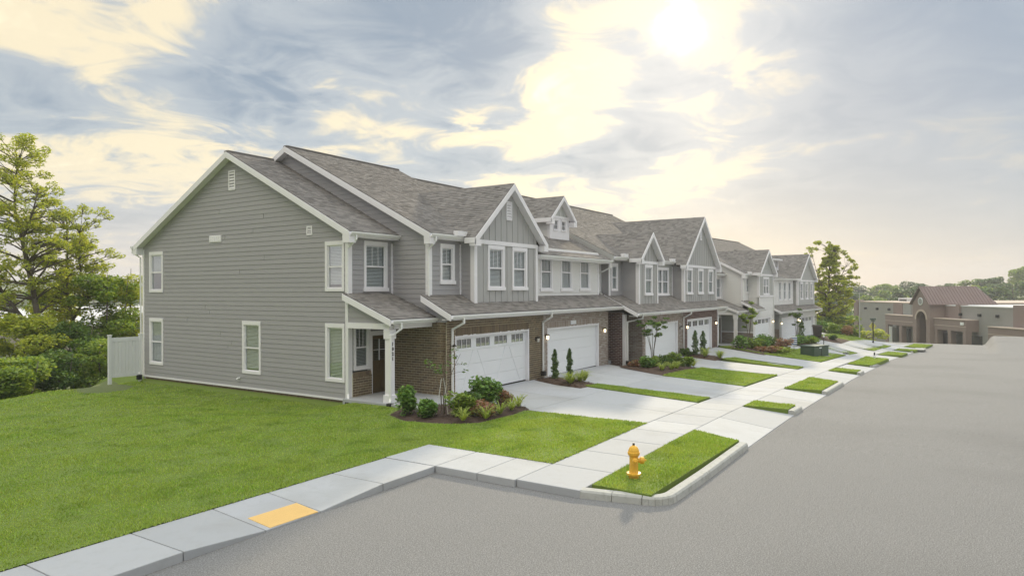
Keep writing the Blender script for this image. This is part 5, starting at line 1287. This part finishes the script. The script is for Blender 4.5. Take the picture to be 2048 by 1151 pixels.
# tower: walls with an arched opening, gable and standing-seam roof
TD0,TD1,TL=102.1,106.5,62.6; tm=(TD0+TD1)/2; ap=1.25; zspr=-.9; zb=-7.5
m=MB(); x=lambda D:sx(D); y0,y1=sy(TL),sy(TL+.5)
def tb(a,b,z0,z1): m.box(x(a),x(b),min(y0,y1),max(y0,y1),z0+7.2,z1+7.2)
tb(TD0,tm-ap,zb,1.45); tb(tm+ap,TD1,zb,1.45); tb(tm-ap,tm+ap,zspr+ap+.02,1.45)
for i in range(12):
    a0=math.pi*i/12;a1=math.pi*(i+1)/12; xa,xb=tm-ap*math.cos(a0),tm-ap*math.cos(a1); za,zb_=zspr+ap*math.sin(a0),zspr+ap*math.sin(a1); zt=zspr+ap+.02
    m.hexa([(x(xa),y1,za+7.2),(x(xa),y1,zt+7.2),(x(xa),y0,za+7.2),(x(xa),y0,zt+7.2),(x(xb),y1,zb_+7.2),(x(xb),y1,zt+7.2),(x(xb),y0,zb_+7.2),(x(xb),y0,zt+7.2)])
m.hexa([(x(TD0),y1,8.65),(x(tm-.02),y1,10.95),(x(TD0),y0,8.65),(x(tm-.02),y0,10.95),(x(TD1),y1,8.65),(x(tm+.02),y1,10.95),(x(TD1),y0,8.65),(x(tm+.02),y0,10.95)])
m.build('tower_front','school_brick',SC)
m=MB()
for i in range(12):
    a0=math.pi*i/12;a1=math.pi*(i+1)/12; r0_,r1_=ap,ap+.3
    pt=lambda a,r,y:(x(tm-r*math.cos(a)),y,zspr+r*math.sin(a)+7.2)
    m.hexa([pt(a0,r0_,y0),pt(a0,r1_,y0),pt(a0,r0_,y0+.06),pt(a0,r1_,y0+.06),pt(a1,r0_,y0),pt(a1,r1_,y0),pt(a1,r0_,y0+.06),pt(a1,r1_,y0+.06)])
m.build('arch_surround','school_pale',SC)
sbox('tower_side_wall','school_brick',TD0,TD0+.4,TL+.5,66,-7.5,1.45); sbox('tower_side_wall','school_brick',TD1-.4,TD1,TL+.5,66,-7.5,1.45); sbox('tower_glass','school_dark',tm-ap,tm+ap,64.5,64.6,-7.5,.4); sbox('tower_upper_wall','school_brick',TD0+.05,TD1,66,72.5,1.2,1.5)
m=MB(); yL=sy(TL-.35); yR=sy(72.6)
for sgn,Dd in ((-1,TD0-.35),(1,TD1+.35)):
    m.hexa([(x(Dd),yR,8.5),(x(Dd),yR,8.62),(x(Dd),yL,8.5),(x(Dd),yL,8.62),(x(tm),yR+ (1.6),11.2),(x(tm),yR+1.6,11.32),(x(tm),yL,11.2),(x(tm),yL,11.32)])
rf=m.build('tower_roof','school_roof',SC)
for i in range(22):
    yy=yL+(yR-yL)*(i+.5)/22; m=MB(); t=min(1,max(.0,(yy-yR)/1.6)) ; m.beam((x(TD0-.35),yy,8.66),(x(TD0-.35)+(tm-TD0+.35)*min(1,t),yy,8.66+2.7*min(1,t)),.06,.07); m.build('roof_seam','school_roof',rf)
m=MB(); m.hexa([(x(TD0-.35),yR,8.5),(x(tm),yR+1.6,11.3),(x(TD0-.35),yR-.1,8.5),(x(tm),yR+1.5,11.3),(x(TD1+.35),yR,8.5),(x(tm)+.02,yR+1.6,11.3),(x(TD1+.35),yR-.1,8.5),(x(tm)+.02,yR+1.5,11.3)]); m.build('hip_end','school_panel',SC)
m=MB(); m.tube([(x(tm),y0+.03,9.05),(x(tm),y0+.12,9.05)],.58,20); md_=m.build('round_medallion','signwhite',SC); m=MB(); m.tube([(x(tm),y0+.12,9.05),(x(tm),y0+.15,9.05)],.44,20); m.build('medallion_face','school_panel',md_)
# ------------------------------------------------------------------ warehouse and hills, left background
Wv=empty('warehouse',(D0.x*150-R0.x*110,D0.y*150-R0.y*110,-7.4),YAW,'long low warehouse with a flat white roof behind the trees','warehouse')
m=MB(); m.box(-18,220,-70,70,0,4.6); m.build('wall','warewall',Wv); m=MB(); m.box(-18.6,221,-71,71,4.6,5.0); m.build('roof','wareroof',Wv)
for k in range(5): m=MB(); m.box(20+30*k,24+30*k,-30+12*(k%2),-25+12*(k%2),5.0,6.2); m.build('rooftop_unit','unit_metal',Wv)
def hill(name,Dc,L0,L1,base,tops,depth=120,m='leaf_wood'):
    nu=46;V=[];F=[]
    for i in range(nu+1):
        t=i/nu; L=L0+(L1-L0)*t; h=float(np.interp(t,[a for a,_ in tops],[b for _,b in tops]))
        for j in range(7):
            u=j/6; D=Dc+depth*(u-.3); z=base+(h-base)*math.sin(math.pi*min(1,u*1.2+.0)/1.2*1.0)**.8+random.uniform(-.6,.6)*(j not in (0,6)); p=D0*D+R0*L; V.append((p.x,p.y,z))
    for i in range(nu):
        for j in range(6): a=i*7+j; F.append((a,a+7,a+8,a+1))
    me=bpy.data.meshes.new(name); me.from_pydata(V,[],F); me.materials.append(MT[m]); o=link(name,me); o['kind']='structure'
hill('hill',620,-800,-150,-9,[(0,22),(.3,16),(.6,15),(.85,9),(1,5)],300,'field')
hill('hill',330,120,420,-9,[(0,-6),(.15,-3),(.45,1),(.7,6),(1,14)],160,'field')
# far trees that can be told apart: shared crowns, each its own thing
def crown_mesh(seed,rx,h,n,ls,m):
    g=random.Random(seed); P=[]
    k=15
    for i in range(k):
        a=g.uniform(0,6.28); zz=g.uniform(.3,.92)*h; R=rx*(1-((zz/h-.5)/.62)**2)**.5*g.uniform(.3,.85); s=rx*g.uniform(.28,.48)
        P.append(cluster_pts((R*math.cos(a),R*math.sin(a),zz),(s,s,s*.72),n//k,.6))
    V=leafquads(np.concatenate(P),ls,flat=.6,long=1.3); me=bpy.data.meshes.new('crown'); F=np.arange(len(V)).reshape(-1,4)
    me.from_pydata(V.tolist(),[],F.tolist()); me.materials.append(MT[m]); return me
def trunk_mesh(h,r_):
    b=MB(); b.tube([(0,0,-1),(.1,0,h*.4),(0,.1,h*.8)],[r_,r_*.7,r_*.3],6); me=bpy.data.meshes.new('trunk'); me.from_pydata(b.v,[],b.f); me.materials.append(MT['bark']); return me
CM=[crown_mesh(i,5.5,14,2600,.62,('leaf_wood','leaf_wood','leaf_shrub','leaf_wood','leaf_deep')[i]) for i in range(5)]; TM=trunk_mesh(14,.35)
def far_tree(px,D,ytop,lab,scale=1.,grp='trees on the far wooded slope'):
    L=(px-1024)/1362.6*D; zt=3.83+(576.5-ytop)/1362.6*D; h=14*scale; p=D0*D+R0*L; base=zt-h
    r=empty('woodland_tree',(p.x,p.y,base),random.uniform(0,6.28),lab,'tree',grp); s=(scale*random.uniform(.9,1.15),scale*random.uniform(.9,1.15),scale)
    for nm,me in (('crown',random.choice(CM)),('trunk',TM)):
        o=link(nm,me,r); o.scale=s
prof=[(1560,590),(1640,580),(1700,565),(1725,578),(1760,566),(1800,562),(1840,560),(1862,572),(1900,562),(1950,552),(2000,545),(2040,536),(2200,520),(2400,520)]
py=lambda x:float(np.interp(x,[a for a,_ in prof],[b for _,b in prof]))
FT='far woodland tree whose crown makes the skyline behind the school'
for i in range(24): x_=1640+i*30+random.uniform(-8,8); far_tree(x_,random.uniform(235,290),py(x_)+random.uniform(-2,6),FT,random.uniform(.8,1.15))
FT='tree in the middle belt of the far woods, its crown under the skyline'
for i in range(26): x_=1630+i*27+random.uniform(-10,10); far_tree(x_,random.uniform(190,225),py(x_)+random.uniform(14,24),FT,random.uniform(.75,1.05))
FT='tree of the nearer wood just behind the school roofs'
for i in range(14): x_=1650+i*22+random.uniform(-8,8); far_tree(x_,random.uniform(150,175),py(x_)+random.uniform(34,48),FT,random.uniform(.7,.95))
FT='small tree in the shaded wood between sycamore and school'
for i in range(16): x_=1650+i*9; far_tree(x_,random.uniform(135,150),random.uniform(612,632),FT,random.uniform(.55,.7))
LT='one of the low trees on the hazy skyline left of the grey house'
for i in range(22): x_=-160+i*22+random.uniform(-8,8); far_tree(x_,random.uniform(300,420),573+random.uniform(-8,10)+8*math.sin(i),LT,1.0,'trees on the left skyline')
# ------------------------------------------------------------------ near trees
def wpt(px,D,z=None):
    p=D0*D+R0*((px-1024)/1362.6*D); return (p.x,p.y,z)
def at(px,py_,D,base_px,bz): # lateral/height relative to a base
    return ((px-base_px)/1362.6*D, 3.83+(584-py_)/1362.6*D-bz)
def locust(px,D,bz,trunks,cl,label,lm='leaf_locust',ls=.085,per=240,seed=3,flat=.35):
    g=random.Random(seed); sp=[]
    for t in trunks:
        sp.append([((at(x_,y_,D,px,bz)[0],dep,at(x_,y_,D,px,bz)[1]),r_) for x_,y_,dep,r_ in t])
    C_=[]
    for x_,y_,w_,h_ in cl:
        for k in range(12):
            l,h=at(x_+g.uniform(-.6,.6)*w_,y_+g.uniform(-1.5,1.5)*h_-abs(g.gauss(0,.3))*h_,D,px,bz); s=w_/1362.6*D*g.uniform(.12,.27)
            C_.append((l,g.uniform(-1.8,1.8),h,s,s,s*g.uniform(.45,.8)))
    return tree('locust_tree',label,wpt(px,D,bz),sp,C_,lm,ls,per,flat=flat)
locust(90,38,-3.2,[[(100,800,0,.2),(85,690,0,.17),(62,570,.1,.14),(40,480,.2,.11),(25,420,.2,.08),(28,360,.1,.05),(40,310,0,.03)],[(85,690,0,.14),(40,640,.3,.1),(-5,585,.4,.08),(-60,500,.6,.05)],[(62,570,.1,.09),(10,560,-.3,.06),(-40,540,-.5,.04)],[(40,480,.2,.07),(75,430,-.4,.05),(90,380,-.5,.03)]],
  [(20,300,75,14),(50,318,50,12),(10,345,70,16),(45,375,60,14),(-30,330,60,20),(80,388,60,14),(20,420,80,24),(60,440,80,20),(-40,440,90,30),(15,470,80,22),(85,470,60,18),(110,420,40,12),(-20,520,80,26),(60,520,60,18),(120,500,50,14),(20,560,60,18),(95,560,60,14),(60,590,50,14),(-50,600,80,30),(10,620,60,16)],'tall locust tree with layered airy foliage at the left edge of the photo')
locust(160,41,-3.4,[[(165,800,0,.15),(155,720,0,.13),(146,640,0,.1),(132,590,.1,.08),(133,520,.1,.06),(134,440,0,.03)],[(146,640,0,.08),(175,600,-.3,.06),(165,520,-.3,.05),(160,450,0,.03)],[(132,590,.1,.06),(100,530,.4,.045),(92,470,.4,.03)],[(155,720,0,.07),(110,690,.3,.05),(60,700,.3,.03)]],
  [(150,425,70,14),(110,440,50,12),(170,440,40,12),(120,475,80,18),(165,480,60,16),(95,505,60,16),(150,520,80,18),(185,510,50,14),(115,550,80,18),(165,560,80,18),(200,560,50,14),(85,590,60,16),(140,600,90,18),(185,600,60,18),(110,640,80,18),(160,650,80,20),(70,650,50,16),(200,640,50,20)],'second locust tree with several thin stems, right of the tallest one',seed=8)
# denser small trees and scrub by the fence
def scrub(px,py_top,py_bot,w,D,m,lab,n=26,seed=1,name='scrub_tree',ls=.11,per=230,cat='tree'):
    g=random.Random(seed); bz=-3.0; C_=[]
    for i in range(n):
        t=g.random(); y_=py_top+(py_bot-py_top)*t; ww=w*(.45+.55*math.sin(math.pi*min(1,.25+t*.75))); x_=px+g.uniform(-.5,.5)*ww
        l,h=at(x_,y_,D,px,bz); s=g.uniform(.45,.95); C_.append((l,g.uniform(-1.2,1.2),h,s,s,s*.55))
    top=at(px,py_top,D,px,bz)[1]
    return tree(name,lab,wpt(px,D,bz),[[((0,0,-.5),.1),((.2,0,top*.3),.08),((-.1,.1,top*.65),.05),((0,0,top*1.04),.015)],[((.2,0,top*.3),.05),((.9,.2,top*.7),.03),((1.1,.2,top*1.05),.01)],[((0,0,top*.2),.05),((-.9,.2,top*.6),.03),((-1.2,-.2,top*.98),.01)]],C_,m,ls,per,cat=cat)
scrub(215,560,740,90,40,'leaf_shrub','leafy green small tree immediately left of the white fence',34,2)
scrub(262,548,690,70,42,'leaf_locust','yellow-green small tree with bare twigs behind the white fence',26,3)
scrub(140,660,770,110,37,'leaf_deep','dark dense bush in the dip left of the white fence',34,4,'scrub_bush',.10,300,'bush')
scrub(200,690,765,70,35.5,'leaf_shrub','low green bush against the white fence',24,5,'scrub_bush',.09,300,'bush')
scrub(50,640,760,120,36,'leaf_locust','bright bush below the tallest locust tree',34,6,'scrub_bush',.10,260,'bush')
scrub(95,715,780,80,33,'leaf_deep','shaded bush at the lawn edge, second from the left',22,7,'scrub_bush',.09,300,'bush')
scrub(20,730,800,90,30,'leaf_shrub','leafy bush at the lawn edge in the left corner of the photo',30,8,'scrub_bush',.10,320,'bush')
scrub(100,590,720,90,48,'leaf_shrub','hazy green tree behind the two locusts',26,9)
scrub(-40,560,760,120,40,'leaf_shrub','dense tree cut by the left edge of the photo',30,10)
# sycamore at the far end of the row
p=wpt(1657,85,-3.7)
cl=[]
g=random.Random(5)
for i in range(340):
    t=g.random()**.8; h=3.2+9.6*t; R=(2.9 if t<.5 else 2.9-1.5*(t-.5)*2)*(.55+.45*math.sin(math.pi*min(1,t+.25))); a=g.uniform(0,6.28); q=R*math.sqrt(g.random()); s=g.uniform(.25,.6)*(1-.5*t)
    cl.append((q*math.cos(a)+.5*t,q*math.sin(a),h,s,s,s*.7))
for dx,dy,h in ((3.0,0,9.3),(3.4,.5,10.0),(2.6,-.5,11.2),(-2.6,.3,11.0),(-2.2,0,12.2),(.6,0,13.2),(-.8,.3,13.3),(1.6,.3,12.4),(3.2,0,8.7)): [cl.append((dx+g.uniform(-.6,.6),dy+g.uniform(-.4,.4),h+g.uniform(-.8,.4),.3,.3,.22)) for _ in range(5)]
tree('sycamore_tree','tall yellow-green sycamore with a ragged sparse top at the end of the far row',p,[[((0,0,-1),.22),((.1,0,3),.18),((0,0,7),.13),((.2,0,10.5),.07),((.1,0,13.2),.02)],[((0,0,5),.1),((1.4,.2,8.5),.06),((2.6,.3,10.8),.02)],[((0,0,6),.09),((-1.2,.2,9),.05),((-2,.2,12),.02)]],cl,'leaf_sycamore',.16,120,flat=.2)
for (px_,D_,yt,yb,w_,mm,lab) in ((1690,88,640,690,60,'leaf_shrub','bush at the foot of the street lamp'),(1660,84,640,690,50,'leaf_deep','dark bush under the sycamore'),(1730,95,668,690,60,'leaf_locust','sunlit rough bush before the block wall of the school')):
    scrub(px_,yt,yb,w_,D_,mm,lab,18,px_,'scrub_bush',.2,70,'bush')
# ------------------------------------------------------------------ thin evening haze
m=bpy.data.materials.new('haze'); m.use_nodes=True; n=m.node_tree.nodes; n.remove(n['Principled BSDF']); v=n.new('ShaderNodeVolumePrincipled'); v.inputs['Density'].default_value=.00065; v.inputs['Color'].default_value=(.93,.95,1,1); v.inputs['Anisotropy'].default_value=.2
m.node_tree.links.new(v.outputs[0],n['Material Output'].inputs['Volume'])
b=MB(); b.box(-60,950,-500,1000,-11,26); MT['haze']=m; b.build('haze','haze',kind='stuff')
